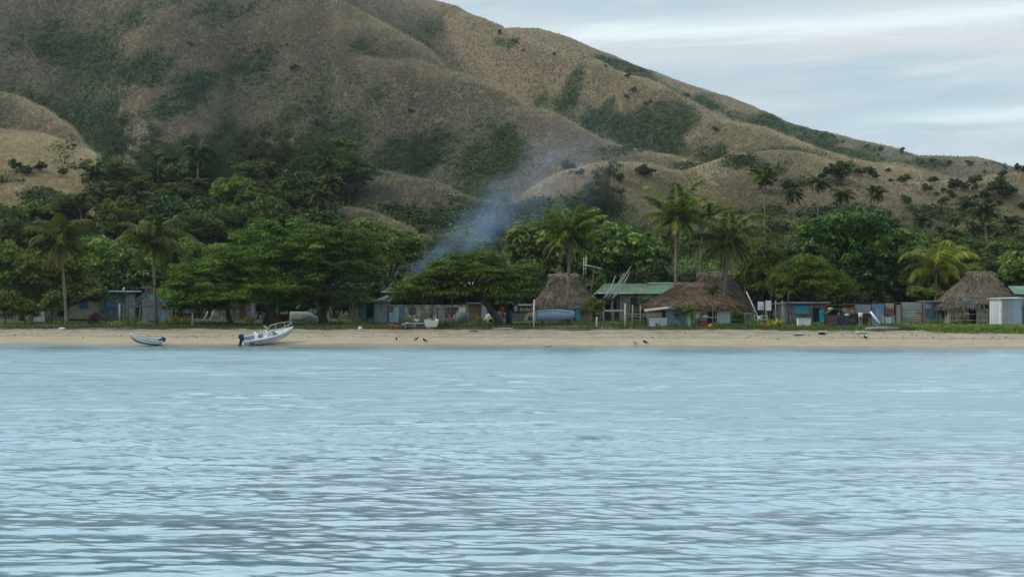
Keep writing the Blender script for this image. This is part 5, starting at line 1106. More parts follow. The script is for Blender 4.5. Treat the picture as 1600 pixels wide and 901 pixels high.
s = S('turquoise_cloth', 'turquoise cloth hanging in front of the dark doorway', 'cloth', 1284, 27); MB().hexa([s.p(1281, 503, 0), s.p(1289, 504, 0), s.p(1289, 504, .06), s.p(1281, 503, .06), s.p(1280, 485, 0), s.p(1287, 484, 0.15), s.p(1287, 484, .2), s.p(1280, 485, .06)]).build('cloth_sheet', TURQ, s.root); s.bar('stake', DKWOOD, [(1288.5, None, .2), (1288.5, 482, .2)], 0.05)
s = S('green_tarpaulin', 'dark green tarpaulin slung over posts beside the iron fence', 'tarpaulin', 1302, 26)
rings = [[s.p(1287+u*28, 489-7*math.sin(u*1.9)+1.5*math.sin(u*9), -0.5+v*1.6) for v in (0, .5, 1)]+[s.p(1287+u*28, 491-7*math.sin(u*1.9)+1.5*math.sin(u*9), -0.5+v*1.6) for v in (1, .5, 0)] for u in np.linspace(0, 1, 12)]
MB().loft(rings).build('tarpaulin_sheet', mat('green_tarp', (0.03, 0.085, 0.045), 0.25, 3), s.root, True); s.bar('post', BLACK, [(1288.5, None, -.3), (1288.5, 489, -.3)], 0.10); s.bar('post', DKWOOD, [(1314, None, .3), (1314, 482, .3)], 0.06)
vessel('yellow_basin', 'yellow basin on top of the dark green tarpaulin', 'basin', 1298, 27, 484.5, 0.32, 0.3, YELLOW)
# --- 9 corrugated fence of patched sheets
s = S('patched_fence', 'long fence patched from rusty, blue and grey corrugated sheets', 'fence', 1372, 29)
PAN = [(1316,1335,481,490.5,RUST,1,0),(1335.3,1360.5,476,489.5,TIN,0,.02),(1360.8,1381.5,475,495.5,BLUETIN,0,0),(1381.8,1397,474,492,RUST,0,.02),(1361,1378,495.8,None,TIN,1,.02),(1378.3,1393,495.3,None,WTIN,1,.0),(1393.3,1398.5,492.3,None,GRTIN,0,.03),
  (1399,1407,476,None,mat('pale_tan_sheet',(0.38,0.34,0.26),0.15,2),0,-.03),(1408,1440,472.5,484,GRTIN,1,0),(1408,1440,484.2,496,GRTIN,1,.02),(1408,1424,496.2,None,mat('green_stained_sheet',(0.22,0.29,0.20),0.2,2),1,0),(1424.2,1440,496.2,503,mat('tan_stained_sheet',(0.40,0.30,0.18),0.2,2),1,0),(1424.2,1440,503.2,None,GRTIN,1,.02),(1316,1334,491,None,DKWOOD,1,.1),(1335,1360,490,None,DKWOOD,1,.25)]
for a, b, tp, bt, m, hz_, yy in PAN: s.corr('fence_sheet', m, a, b, tp, bt, yy, bool(hz_), pitch=0.18)
for q in (1315, 1334.8, 1360.6, 1381.6, 1398.6, 1407.5): s.box('post', DKWOOD, q, q+0.9, 473.5, None, -0.10, -0.02)
s.box('red_post', REDBR, 1440.3, 1445, 475, None, -0.16, -0.04); s.bar('top_beam', DKWOOD, [(1290, 477, .2), (1360, 474.5, .2), (1444, 471.5, .2)], 0.06); s.box('red_patch', REDBR, 1431, 1439, 487.5, 489, -0.06, -0.02)
s = S('slate_shed', 'dark slate blue shed of patched iron next to the red brown post', 'shed', 1459, 29)
house_walls(s, DKTIN, 1445.5, 1472, 471.5, 3.0)
for a, b, tp, bt, m in [(1446, 1456, 473, 482, BTIN), (1456.3, 1471, 473, 489, DKTIN), (1446, 1451, 498, None, BTIN), (1451.3, 1462, 483, 505, DKTIN), (1462.3, 1471, 489.3, None, BTIN)]: s.corr('wall_sheet', m, a, b, tp, bt, -0.12, pitch=0.16)
s.box('roof', TIN, 1443.5, 1474, 469.8, 471.3, -0.4, 3.3)
s = S('low_board_fence', 'low fence of brown and dark blue boards left of the work bench', 'fence', 1308, 22)
bb = MB()
for i in range(5): bb.box(s.x(1295), s.x(1309), 0, 0.06, s.z(509)+0.22*i, s.z(509)+0.22*i+0.19)
bb.build('brown_boards', mat('brown_red_board', (0.13, 0.075, 0.05), 0.35, 2, (0.3, 1, 3)), s.root); s.corr('blue_board', mat('dark_blue_board', (0.045, 0.06, 0.09), 0.3, 2), 1309, 1324, 494.5, None, 0, True); s.box('post', DKWOOD, 1308.3, 1309.5, 492, None, -0.07, 0)
s = S('work_bench', 'work bench littered with pots in front of the patched fence', 'bench', 1342, 23)
s.box('bench_top', DKWOOD, 1324, 1361, 493, 494.5, 0, 0.8)
for q in (1325, 1342, 1358): s.box('leg', POST if q > 1350 else DKWOOD, q, q+1.3, 494.5, None, 0.05, 0.17)
s.box('lower_shelf', DKWOOD, 1326, 1359, 502, 503.5, 0.1, 0.7); s.box('tool_box', DKTIN, 1327, 1336, 497, 502, 0.15, 0.6)
vessel('cooking_pot', 'black cooking pot on the work bench', 'pot', 1335, 23.3, 493, 0.28, 0.24, BLACK); vessel('enamel_bowl', 'white enamel bowl at the near end of the work bench', 'bowl', 1323.5, 23.2, 493, 0.26, 0.16, WHITE)
s = S('white_bucket', 'square white bucket on a forked stand before the work bench', 'bucket', 1344.5, 21); MB().lathe((0, 0, s.z(496)), [(0.02, 0), (0.20, 0), (0.23, 0.5), (0.20, 0.5), (0.18, 0.1)], 12).build('bucket_body', WHITE, s.root, True)
for q in (-0.25, 0.25): MB().tube([(q, 0, -0.1), (q*0.3, 0, 0.6), (q*0.6, 0, s.z(496))], 0.05, 6).build('stand_leg', POST, s.root)
s = S('white_pipe', 'thick white pipe leaning against the blue sheet of the fence', 'pipe', 1369, 24); s.bar('pipe_tube', WHITE, [(1373.5, 505, -.2), (1363.5, 487, 0.9)], 0.115, n=10)
vessel('blue_can', 'dark blue can at the foot of the leaning white pipe', 'can', 1374, 22.5, None, 0.26, 0.5, MIDBLUE); vessel('grey_basin', 'grey basin behind the dark blue can', 'basin', 1367.5, 23.2, None, 0.3, 0.42, mat('grey_green_plastic', (0.12, 0.17, 0.16), 0.2, 2))
# --- 10 gabled thatched hut and white shed
s = S('thatched_hut', 'steep gabled thatched hut with woven walls and an open dark door', 'hut', 1535, 27)
thatch_roof(s, 1474, 1604, 475, 1529, 1567, 426, 6.6, 1.0, seed=4, m=THATCHR, straw=STRAW, curve=1.0, n=6000, expo=4.0, thick=0.2)
house_walls(s, REED, 1484, 1592, 481, 5.4, [(1516, 1528, 483.5, None)], y=0.5); s.box('door_dark', DARK, 1515, 1529, 483, None, 1.0, 1.1); s.box('door_frame', DKWOOD, 1514.2, 1516, 482.5, None, 0.40, 0.5); s.box('lintel', DKWOOD, 1514.2, 1530, 481.8, 483.4, 0.38, 0.5)
for py in (484, 493, 501): s.box('wall_lath', PALEPOST, 1484.3, 1514, py, py+0.9, 0.44, 0.49); s.box('wall_lath', PALEPOST, 1530, 1549, py, py+0.9, 0.44, 0.49)
s = S('pole_rail', 'thin pole rail with hanging blue cloths in front of the gabled thatched hut', 'fence', 1515, 22)
for q in (1487, 1491, 1545): s.bar('post', DKWOOD, [(q, None), (q+0.5, 464)], 0.045)
s.bar('rail', DKWOOD, [(1486, 465), (1546, 465)], 0.03); s.bar('rail', WIRE, [(1486, 490), (1546, 491)], 0.018); s.bar('rail', WIRE, [(1486, 500), (1546, 500)], 0.018)
s.box('blue_cloth', BLUETIN, 1504, 1510, 464, 470, -0.06, -0.03); s.box('blue_cloth', mat('slate_blue_cloth', (0.11, 0.15, 0.21), 0.2, 2), 1516, 1519, 464, 482, -0.06, -0.03)
s = S('white_shed', 'small white corrugated shed with a pale lid roof beside the gabled thatched hut', 'shed', 1574, 22)
Lx, Cx, Mx, Rx = s.x(1549.5), s.x(1565), s.x(1584), s.x(1597.5); hh = s.z(467)
sb = MB(); sb.hexa([(Lx, 0.9, -.1), (Cx, 0, -.1), (Rx, 0.25, -.1), (Rx-.1, 2.2, -.1), (Lx, 0.9, hh), (Cx, 0, hh), (Rx, 0.25, hh), (Rx-.1, 2.2, hh)]); sb.build('shed_body', WTIN, s.root)
def slant_corr(part, m, xa, ya, xb, yb, z0, z1, pitch=0.17, off=0.03):
    mb = MB(); n = max(4, int(math.hypot(xb-xa, yb-ya)/pitch)*4); nx, ny = (yb-ya), -(xb-xa); L = math.hypot(nx, ny); nx /= L; ny /= L
    for i in range(n+1):
        u = i/n; d = off+0.028*math.sin(i*math.pi/2); mb.v += [(xa+(xb-xa)*u+nx*d, ya+(yb-ya)*u+ny*d, z0), (xa+(xb-xa)*u+nx*d, ya+(yb-ya)*u+ny*d, z1)]
    mb.f += [(2*i, 2*i+2, 2*i+3, 2*i+1) for i in range(n)]; return mb.build(part, m, s.root)
slant_corr('left_sheet', mat('lit_white_tin', (0.70, 0.71, 0.70), 0.06, 1.2, (1, 1, .5), 0.6, (0.5, 0.48, 0.42), 0.25), Lx, 0.9, Cx, 0, -.08, hh); slant_corr('front_sheet', mat('shaded_white_sheet', (0.40, 0.40, 0.40), 0.12, 1.5), Cx, 0, Mx, 0.15, -.08, hh); slant_corr('blue_sheet', mat('whitish_blue_tin', (0.40, 0.52, 0.60), 0.10, 1.2, (1, 1, .5)), Mx, 0.15, Rx, 0.25, -.08, hh)  # sunlit left and shaded front of the white tin are put into their colours
MB().hexa([(Lx-.2, 0.8, hh+.02), (Cx-.1, -.25, hh+.02), (Rx+.15, 0.0, hh+.04), (Rx+.1, 2.4, hh+.12), (Lx-.2, 0.8, hh+.10), (Cx-.1, -.25, hh+.10), (Rx+.15, 0, hh+.12), (Rx+.1, 2.4, hh+.2)]).build('roof', WTIN, s.root)
s = S('village_house', 'house with a pale green roof half hidden behind the gabled thatched hut', 'house', 1606, 40)
house_walls(s, REED, 1590, 1640, 462, 4.0); pitched(s, 'roof', mat('pale_green_roof', (0.16, 0.24, 0.19), 0.2, 1), 1584, 1650, 460, 447, 4.0)
s = S('driftwood_log', 'pale driftwood log lying along the top of the beach at right', 'log', 1376, 14.2); MB().tube([s.p(1352, 513.5, 0), s.p(1375, 512.5, 0.2), s.p(1406, 513, 0.4)], [0.13, 0.15, 0.10], 9).build('log_wood', POST, s.root, True)
s = S('driftwood_log', 'short bleached log on the sand below the work bench', 'log', 1345, 11.5); MB().tube([(-.5, 0, .1), (0, 0.05, .14), (.6, 0, .08)], [0.14, 0.13, 0.09], 8).build('log_wood', PALEPOST, s.root, True)
# ------------------------------------------------------------------ boats, people, birds, small plants
def hull_mesh(L, B, D, tr=0.78, rise=0.35, n=18):
    """open boat along +x, stern at x=0: outer skin, gunwale, inner skin and sole"""
    rings = []
    for i in range(n+1):
        u = i/n; b = B/2*(tr+(1-tr)*math.sin(min(1, u/0.45)*math.pi/2))*(1 if u < 0.5 else max(0.02, 1-((u-0.5)/0.5)**2.3)); sh = D+rise*max(0, u-0.25)**1.6
        k = 0.0 if u < 0.62 else D*0.85*((u-0.62)/0.38)**2.4; x = L*u+0.10*L*max(0, u-0.8)*2; fl = D*0.42+(sh-D)*0.6+k*0.3
        ch = 0.72+0.1*u
        rings.append([(x-0.04*L*u, 0, k), (x-0.03*L*u, -b*ch, k+(sh-k)*0.33), (x, -b, sh), (x, -b*0.88, sh+0.02), (x, -b*0.80, max(fl, k+.05)), (x, 0, max(fl, k+.05)-0.02), (x, b*0.80, max(fl, k+.05)), (x, b*0.88, sh+0.02), (x, b, sh), (x-0.03*L*u, b*ch, k+(sh-k)*0.33)])
    mb = MB().loft(rings)
    return mb, rings
def boat_parts(r, L, B, D, hm, im, bottom, rise=0.35):
    mb, rings = hull_mesh(L, B, D, rise=rise); o = mb.build('hull', hm, r); o.data.materials.append(im); o.data.materials.append(bottom)
    n = 10
    for p in o.data.polygons:
        ks = [v % n for v in p.vertices]
        if len(ks) == 4:
            s_ = set(ks)
            if s_ <= {3, 4, 5, 6, 7}: p.material_index = 1
            elif s_ <= {0, 1} or s_ <= {0, 9}: p.material_index = 2
    g = MB()
    for sgn in (2, 8): g.tube([Vector(q[sgn])+Vector((0, 0, -0.02)) for q in rings], 0.045, 6)
    g.tube([Vector(rings[0][2]), Vector(rings[0][8])], 0.04, 6); g.build('rub_rail', WHITE, r, True)
    return o
def outboard(r, x, z, cover, tilt=0.35, sc=1.0):
    e = bpy.data.objects.new('outboard_motor', None); COL.objects.link(e); e.parent = r; e.location = (x, 0, z); e.rotation_euler = (0, tilt, 0); e.scale = (sc,)*3
    c = MB(); c.loft([[(-0.30+a*f, b*f, zz) for a, b in ((-.28, -.17), (.18, -.17), (.24, -.1), (.24, .1), (.18, .17), (-.28, .17), (-.33, .1), (-.33, -.1))] for f, zz in ((0.8, 0.12), (1.0, 0.2), (1.0, 0.42), (0.9, 0.56), (0.55, 0.63))]); c.build('cowling', cover, e, True)
    lg = MB(); lg.hexa([(-.42, -.07, -.75), (-.2, -.07, -.75), (-.2, .07, -.75), (-.42, .07, -.75), (-.40, -.1, .14), (-.12, -.1, .14), (-.12, .1, .14), (-.40, .1, .14)]); lg.box(-.55, -.12, -.16, .16, -.52, -.49); lg.tube([(-.58, 0, -.72), (-.15, 0, -.72)], [0.06, 0.05], 8); lg.box(-.14, .06, -.14, .14, -.1, .16); lg.build('motor_leg', BLACK, e)
    pr = MB()
    for k in range(3):
        a = k*2.094; pr.add([(-.60, 0, -.72), (-.63, .16*math.cos(a), -.72+.16*math.sin(a)), (-.58, .15*math.cos(a+.6), -.72+.15*math.sin(a+.6)), (-.60, .03, -.70)], [(0, 1, 2, 3)])
    pr.build('propeller', TIN, e)
HULLW = mat('boat_white', (0.76, 0.77, 0.75), 0.05, 1.5, rough=0.35, col2=(0.50, 0.50, 0.46), amt=0.2); HULLI = mat('boat_inside_grey', (0.46, 0.47, 0.45), 0.08, 2); ANTIF = mat('dark_bottom_paint', (0.03, 0.04, 0.07), 0.2, 2)
NAVY = mat('motor_navy', (0.03, 0.06, 0.16), 0.15, 3, rough=0.4); SEATB = mat('blue_grey_seat', (0.10, 0.12, 0.20), 0.2, 3); GLASS = mat('smoked_screen', (0.10, 0.12, 0.13), 0.1, 2, rough=0.15, spec=0.6)
# white centre-console motorboat pulled up on the sand, bow inland
Yb = at_t(385, 0.6); r = root_at('motorboat', 'white motorboat with a console and bow rail pulled up on the sand', 'boat', Vector(((379-CX)*Yb/F, Yb+0.6, -0.12)))
r.rotation_euler = (math.radians(13), math.radians(-9), math.radians(30)); BL, BB_, BD = 5.0, 2.05, 0.80
boat_parts(r, BL, BB_, BD, HULLW, HULLI, ANTIF, 0.55); outboard(r, 0.05, 0.74, NAVY, 0.22, 0.92)
MB().box(0.02, 0.10, -0.75, 0.75, 0.28, 0.80).build('transom_board', HULLW, r); MB().lathe((0, 0, 0), [(0.02, 0), (0.10, 0), (0.12, 0.03), (0.02, 0.04)], 10).build('round_vent', DARK, r).matrix_local = Matrix.Translation((-0.01, -0.62, 0.45)) @ Matrix.Rotation(-math.pi/2, 4, 'Y')
c_ = MB(); c_.hexa([(2.2, -.48, .36), (3.0, -.48, .36), (3.0, .48, .36), (2.2, .48, .36), (2.38, -.44, 1.25), (2.85, -.44, 1.15), (2.85, .44, 1.15), (2.38, .44, 1.25)]); con = c_.build('console', HULLW, r, bevel=0.04)
MB().hexa([(2.55, -.46, 1.18), (2.62, -.46, 1.16), (2.62, .46, 1.16), (2.55, .46, 1.18), (2.36, -.42, 1.66), (2.40, -.42, 1.66), (2.40, .42, 1.66), (2.36, .42, 1.66)]).build('windscreen', GLASS, con)
f_ = MB(); f_.tube([(2.60, -.47, 1.16), (2.38, -.43, 1.69), (2.38, .43, 1.69), (2.60, .47, 1.16)], 0.035, 6); f_.build('screen_frame', PALEPOST, con); MB().box(2.38, 2.42, -.25, .25, 0.72, 0.98).build('instrument_panel', DARK, con)
w_ = MB(); w_.tube([(2.30, .2*math.cos(a), 1.06+.2*math.sin(a)) for a in np.linspace(0, 6.28, 13)], 0.02, 5, False); w_.build('steering_wheel', BLACK, con)
MB().box(1.35, 1.85, -.52, .52, .36, .84).build('helm_seat', HULLW, r, bevel=0.05); MB().box(1.30, 1.40, -.52, .52, .84, 1.22).build('seat_back', HULLW, r, bevel=0.03); MB().box(1.32, 1.86, -.50, .50, .845, .93).build('seat_cushion', SEATB, r, bevel=0.03); MB().box(0.35, 0.85, -.8, .8, .36, .62).build('stern_bench', SEATB, r, bevel=0.03)
rl = MB(); pts = [(2.9, -1.0, .95), (3.3, -.98, 1.45), (4.2, -.72, 1.60), (5.05, -.2, 1.72), (5.05, .2, 1.72), (4.2, .72, 1.60), (3.3, .98, 1.45), (2.9, 1.0, .95)]; rl.tube(pts, 0.03, 6)
for sx in (-1, 1):
    for q in ((3.75, .85, 1.52, 1.0), (4.55, .52, 1.65, 1.15)): rl.tube([(q[0], sx*q[1], q[2]), (q[0]+.05, sx*q[1], q[3])], 0.025, 5)
rl.tube([(5.05, 0, 1.72), (5.08, 0, 1.3)], 0.025, 5); rl.build('bow_rail', mat('steel_rail', (0.55, 0.55, 0.55), 0.05, 2, rough=0.3, metal=0.6), r, True)
MB().hexa([(3.5, -.85, .78), (5.2, -.12, 1.14), (5.2, .12, 1.14), (3.5, .85, .78), (3.5, -.86, .86), (5.25, -.12, 1.2), (5.25, .12, 1.2), (3.5, .86, .86)]).build('foredeck', HULLI, r)
MB().tube([(0.3, -BB_/2*0.9, 0.52), (2.0, -BB_/2*1.0, 0.56), (3.6, -BB_/2*0.93, 0.72), (4.9, -0.36, 1.0)], 0.022, 5).build('side_stripe', mat('grey_stripe', (0.22, 0.24, 0.25), 0.1, 2), r)
# small white dinghy at the water's edge, bow to the left
Yd = at_t(250, 0.8); r = root_at('dinghy', 'small white dinghy with a dark outboard at the edge of the water', 'boat', Vector(((252-CX)*Yd/F, Yd+0.2, -0.02))); r.rotation_euler = (math.radians(-8), math.radians(-7), math.radians(194))
boat_parts(r, 3.0, 1.35, 0.55, HULLW, HULLI, ANTIF, 0.5); outboard(r, 0.35, 0.55, NAVY, -0.5, 0.85)
for q in (0.8, 1.7): MB().box(q, q+0.25, -.55, .55, .36, .40).build('thwart', POST, r)
# pale blue long boat with a cream stern piece, on the grass by the round topped hut
s = S('long_boat', 'long pale blue boat with a cream end lying beside the round topped hut', 'boat', 862, 26)
def long_hull(a, b, top, bot, m, nm):
    rings = []
    for i in range(15):
        u = i/14; xx = s.x(a)+(s.x(b)-s.x(a))*u; e = math.sin(math.pi*min(1, 0.22+0.62*u)) ; w = 0.75*e; zb = s.z(bot)+0.25*(max(0, u-0.55)/0.45)**2; zt = s.z(top)-0.05+0.12*math.sin(u*3.1)-0.30*max(0, u-0.6)
        rings.append([(xx, -w, zt), (xx, -w*0.93, zb+(zt-zb)*0.45), (xx, -w*0.55, zb), (xx, w*0.55, zb), (xx, w*0.93, zb+(zt-zb)*0.45), (xx, w, zt), (xx, w*0.85, zt), (xx, w*0.6, zt-0.35), (xx, -w*0.6, zt-0.35), (xx, -w*0.85, zt)])
    return MB().loft(rings).build(nm, m, s.root, True)
h_ = long_hull(837, 898, 484, 500, mat('pale_blue_hull', (0.42, 0.52, 0.64), 0.07, 1.2, rough=0.5, col2=(0.5, 0.53, 0.56), amt=0.25), 'hull'); MB().tube([s.p(838, 487, -.70), s.p(868, 484.5, -.82), s.p(892, 488.5, -.55)], 0.03, 5).build('gunwale_strip', mat('grey_blue_strip', (0.18, 0.23, 0.30), 0.1, 2), h_)
cp = MB(); cp.hexa([s.p(821, 493, -.5), s.p(837, 495, -.6), s.p(837, 495, .6), s.p(821, 493, .5), s.p(824, 489, -.45), s.p(837, 486, -.6), s.p(837, 486, .6), s.p(824, 489, .45)]); cp.hexa([s.p(818, 500, -.5), s.p(823.5, 500.5, -.5), s.p(823.5, 500.5, .5), s.p(818, 500, .5), s.p(820.8, 492.8, -.5), s.p(826, 493.6, -.5), s.p(826, 493.6, .5), s.p(820.8, 492.8, .5)]); cp.hexa([s.p(832.5, 500.5, -.55), s.p(837, 500.5, -.58), s.p(837, 500.5, .58), s.p(832.5, 500.5, .55), s.p(831, 494.4, -.55), s.p(837, 495, -.58), s.p(837, 495, .58), s.p(831, 494.4, .55)])
cp.build('stern_piece', mat('cream_boat_paint', (0.48, 0.44, 0.33), 0.12, 2), s.root, bevel=0.04)
for q in (846, 884): s.box('chock', DKWOOD, q, q+3, 499.5, None, -0.6, 0.6)
# white dinghy stern and red canoe under the flat topped tree, grey boat behind
s = S('beached_dinghy', 'cream white dinghy seen from its square stern in front of the sitting people', 'boat', 674, 15.4)
rings = []
for i in range(9):
    u = i/8; w = (s.x(685.5)-s.x(662.5))/2*(1-0.65*u**2); zt = s.z(500.5)+0.2*u; zb = 0.02+0.45*u**2; y = 2.8*u
    rings.append([(-w, y, zt), (-w*0.82, y, zb+(zt-zb)*.45), (-w*0.42, y, zb), (w*0.42, y, zb), (w*0.82, y, zb+(zt-zb)*.45), (w, y, zt), (w*0.88, y, zt)] + [(w*0.6, y+0.02, zb+.25), (-w*0.6, y+0.02, zb+.25), (-w*0.88, y, zt)])
MB().loft(rings).build('hull', mat('cream_white_hull', (0.58, 0.56, 0.46), 0.06, 2), s.root); hw = (s.x(685.5)-s.x(662.5))/2; zt = s.z(500.5)
MB().loft([[(-hw*1.0, q, zt+.02), (-hw*.82, q, .42*zt), (-hw*.42, q, .03), (hw*.42, q, .03), (hw*.82, q, .42*zt), (hw, q, zt+.02)] for q in (-0.06, 0.02)]).build('transom', mat('cream_white_hull', (0, 0, 0)), s.root)
s = S('canoe', 'small red canoe with a pale blue end beside the low table', 'canoe', 622, 15.6)
rings = []
for i in range(13):
    u = i/12; xx = s.x(611)+(s.x(637)-s.x(611))*u; w = 0.32*math.sin(math.pi*(0.08+0.86*u))+0.03; zt = 0.36+0.24*(abs(u-0.45)/0.5)**2; zb = 0.03+0.28*max(0, 0.3-u)/0.3
    rings.append([(xx, -w, zt), (xx, -w*.7, zb+.08), (xx, 0, zb), (xx, w*.7, zb+.08), (xx, w, zt), (xx, w*.8, zt), (xx, 0, max(zb+.1, zt-.25)), (xx, -w*.8, zt)])
MB().loft(rings).build('hull', mat('canoe_red', (0.33, 0.045, 0.04), 0.15, 2), s.root, True); MB().hexa([s.p(628, 508, -.32), s.p(637, 506, -.2), s.p(637, 506, .2), s.p(628, 508, .32), s.p(628, 505, -.34), s.p(638, 502.5, -.22), s.p(638, 502.5, .22), s.p(628, 505, .34)]).build('stern_deck', SKYBLUE, s.root)
s = S('grey_boat', 'grey green dinghy lying behind the trestle near the plank hut', 'boat', 723, 30)
rings = []
for i in range(11):
    u = i/10; xx = s.x(713)+(s.x(733)-s.x(713))*u; w = 0.6*(1-0.7*(abs(u-.4)/.6)**2.5); zt = s.z(489)+0.1*u; zb = 0.12+0.2*u**3; rings.append([(xx, -w, zt), (xx, -w*.85, zb+.2), (xx, -w*.4, zb), (xx, w*.4, zb), (xx, w*.85, zb+.2), (xx, w, zt), (xx, w*.8, zt), (xx, 0, zt-.4), (xx, -w*.8, zt)])
MB().loft(rings).build('hull', mat('grey_green_dinghy', (0.22, 0.28, 0.25), 0.12, 2), s.root, True); MB().tube([(s.x(713), -.45, s.z(489)), (s.x(722), -.62, s.z(488.6)), (s.x(733), -.25, s.z(488))], .03, 5).build('rub_rail', TIN, s.root)

SKIN = mat('brown_skin', (0.115, 0.062, 0.04), 0.1, 6, rough=0.6); HAIR = mat('black_hair', (0.012, 0.010, 0.010), 0.2, 20)
def skin_mesh(name, verts, edges, rads, material, parent, levels=1, root=0):
    me = bpy.data.meshes.new(name); me.from_pydata([tuple(v) for v in verts], edges, []); o = link(name, me, parent, [material])
    m = o.modifiers.new('skin', 'SKIN'); lay = me.skin_vertices[0].data if me.skin_vertices else None
    if lay is None:
        bpy.context.view_layer.objects.active = o; lay = me.skin_vertices[0].data
    for i, q in enumerate(rads): lay[i].radius = (q, q) if not isinstance(q, tuple) else q
    for i in range(len(verts)): lay[i].use_root = (i == root)
    s_ = o.modifiers.new('smooth', 'SUBSURF'); s_.levels = levels; s_.render_levels = levels
    for p in me.polygons: p.use_smooth = True
    return o
def person(label, loc, rz, pose, shirt, lower, group=None):
    """pose 'sit' (seat at local z 0.45) or 'stand'; faces -y"""
    r = root_at('person', label, 'person', loc, group); r.rotation_euler = (0, 0, rz)
    if pose == 'sit': hip, dz = 0.50, 0
    else: hip, dz = 0.90, 0
    V = [(0, 0, hip)]; E = []; R = [(0.15, 0.115)]
    def add(p, rr, par): V.append(p); R.append(rr); E.append((par, len(V)-1)); return len(V)-1
    sp = add((0, 0.02, hip+0.22), (0.135, 0.10), 0); ch = add((0, 0.0 if pose == 'sit' else 0.01, hip+0.43), (0.17, 0.11), sp); nk = add((0, -0.02, hip+0.58), 0.055, ch); hd = add((0, -0.04, hip+0.68), (0.075, 0.085), nk); tp = add((0, -0.035, hip+0.79), (0.072, 0.082), hd)
    nose = add((0, -0.135, hip+0.715), 0.014, hd); hands = []
    for sg in (-1, 1):
        sh = add((sg*0.19, 0, hip+0.48), 0.062, ch)
        if pose == 'sit': el = add((sg*0.25, -0.06, hip+0.22), 0.045, sh); wr = add((sg*0.16, -0.27, hip+0.12), 0.032, el); fd = Vector((-sg*0.02, -0.09, -0.02))
        else: el = add((sg*0.25, 0.02, hip+0.20), 0.045, sh); wr = add((sg*0.25, -0.08, hip-0.03), 0.032, el); fd = Vector((0, -0.02, -0.09))
        pm = add(tuple(Vector(V[wr])+fd*0.8), 0.036, wr); side = Vector((0.02, 0, 0)) if pose == 'sit' else Vector((0, 0.02, 0)); hands.append((pm, fd, side, sg))
        if pose == 'sit': kn = add((sg*0.14, -0.42, hip-0.01), 0.068, 0); an = add((sg*0.13, -0.44, 0.09), 0.042, kn); to = add((sg*0.14, -0.60, 0.045), 0.036, an)
        else: kn = add((sg*0.11, -0.02, hip*0.52), 0.064, 0); an = add((sg*0.11, 0.02, 0.09), 0.042, kn); to = add((sg*0.12, -0.14, 0.045), 0.036, an)
    for pm, fd, side, sg in hands:
        for k, ln in zip((-1.5, -.5, .5, 1.5), (0.85, 1.0, 0.95, 0.75)): b = Vector(V[pm])+side*k+fd*0.35; f1 = add(tuple(b), 0.011, pm); f2 = add(tuple(b+fd*0.45*ln+Vector((0, 0, -0.01))), 0.009, f1); add(tuple(b+fd*0.8*ln+Vector((0, 0.0, -0.03))), 0.007, f2)
        t1 = add(tuple(Vector(V[pm])-side*2.2-fd*0.2), 0.012, pm); add(tuple(Vector(V[t1])+fd*0.4-side*0.6), 0.009, t1)
    skin_mesh('body', V, E, R, SKIN, r)
    # hair, shirt and wrap follow the body
    hb = MB(); hb.blob((0, -0.015, hip+0.79), (0.098, 0.108, 0.085), 14, 9, 0.03); hb.build('hair', HAIR, r, True)
    sv = [(0, 0, hip+0.02), (0, 0.02, hip+0.22), (0, 0.01, hip+0.43), (0, 0, hip+0.53), (-0.20, 0, hip+0.47), (-0.245, -0.02, hip+0.30), (0.20, 0, hip+0.47), (0.245, -0.02, hip+0.30)]
    skin_mesh('shirt', sv, [(0, 1), (1, 2), (2, 3), (2, 4), (4, 5), (2, 6), (6, 7)], [(0.175, 0.135), (0.16, 0.125), (0.195, 0.135), (0.09, 0.08), 0.085, 0.075, 0.085, 0.075], shirt, r)
    if pose == 'sit': sv = [(0, 0, hip-0.02), (0, -0.20, hip+0.0), (0, -0.42, hip-0.02), (0, -0.45, hip-0.22)]; rr = [(0.18, 0.13), (0.19, 0.10), (0.21, 0.09), (0.20, 0.09)]
    else: sv = [(0, 0, hip+0.04), (0, 0, hip-0.15), (0, 0, hip-0.4), (0, 0.0, hip-0.58)]; rr = [(0.17, 0.13), (0.185, 0.14), (0.19, 0.14), (0.20, 0.15)]
    skin_mesh('wrap_skirt', sv, [(0, 1), (1, 2), (2, 3)], rr, lower, r)
    fc = MB()
    for sg in (-1, 1): fc.blob((sg*0.034, -0.118, hip+0.742), (0.013, 0.008, 0.008), 8, 5)
    fc.blob((0, -0.122, hip+0.665), (0.026, 0.008, 0.008), 8, 5); fc.build('face_features', mat('eye_dark', (0.03, 0.02, 0.02), 0.1, 3), r, True)
    return r
DCLOTH = mat('dark_cloth', (0.04, 0.035, 0.05), 0.2, 3)
cl = lambda n, c: mat(n, c, 0.1, 4)
def ppt(px, t, dz=0.0): p = ground_pt(px, at_t(px, t)); p.z += dz; return p
s = S('log_seat', 'cut log lying on the grass as a seat behind the low table', 'log', 652, 17); MB().tube([(-.6, 0, .2), (.6, 0.1, .2)], 0.22, 10).build('log_wood', DKWOOD, s.root, True)
s = S('log_seat', 'short log seat behind the cream white dinghy', 'log', 673, 19.6); MB().tube([(-.5, 0, .2), (.5, 0, .2)], 0.22, 10).build('log_wood', DKWOOD, s.root, True)
person('person in a white shirt sitting on a log behind the low table', ppt(651.5, 16.9, -0.02), 0.5, 'sit', cl('white_cloth_shirt', (0.60, 0.61, 0.64)), DCLOTH)
person('person in a lavender shirt sitting behind the cream white dinghy', ppt(673, 19.5, -0.02), 0.1, 'sit', cl('lavender_shirt', (0.26, 0.24, 0.38)), DCLOTH)
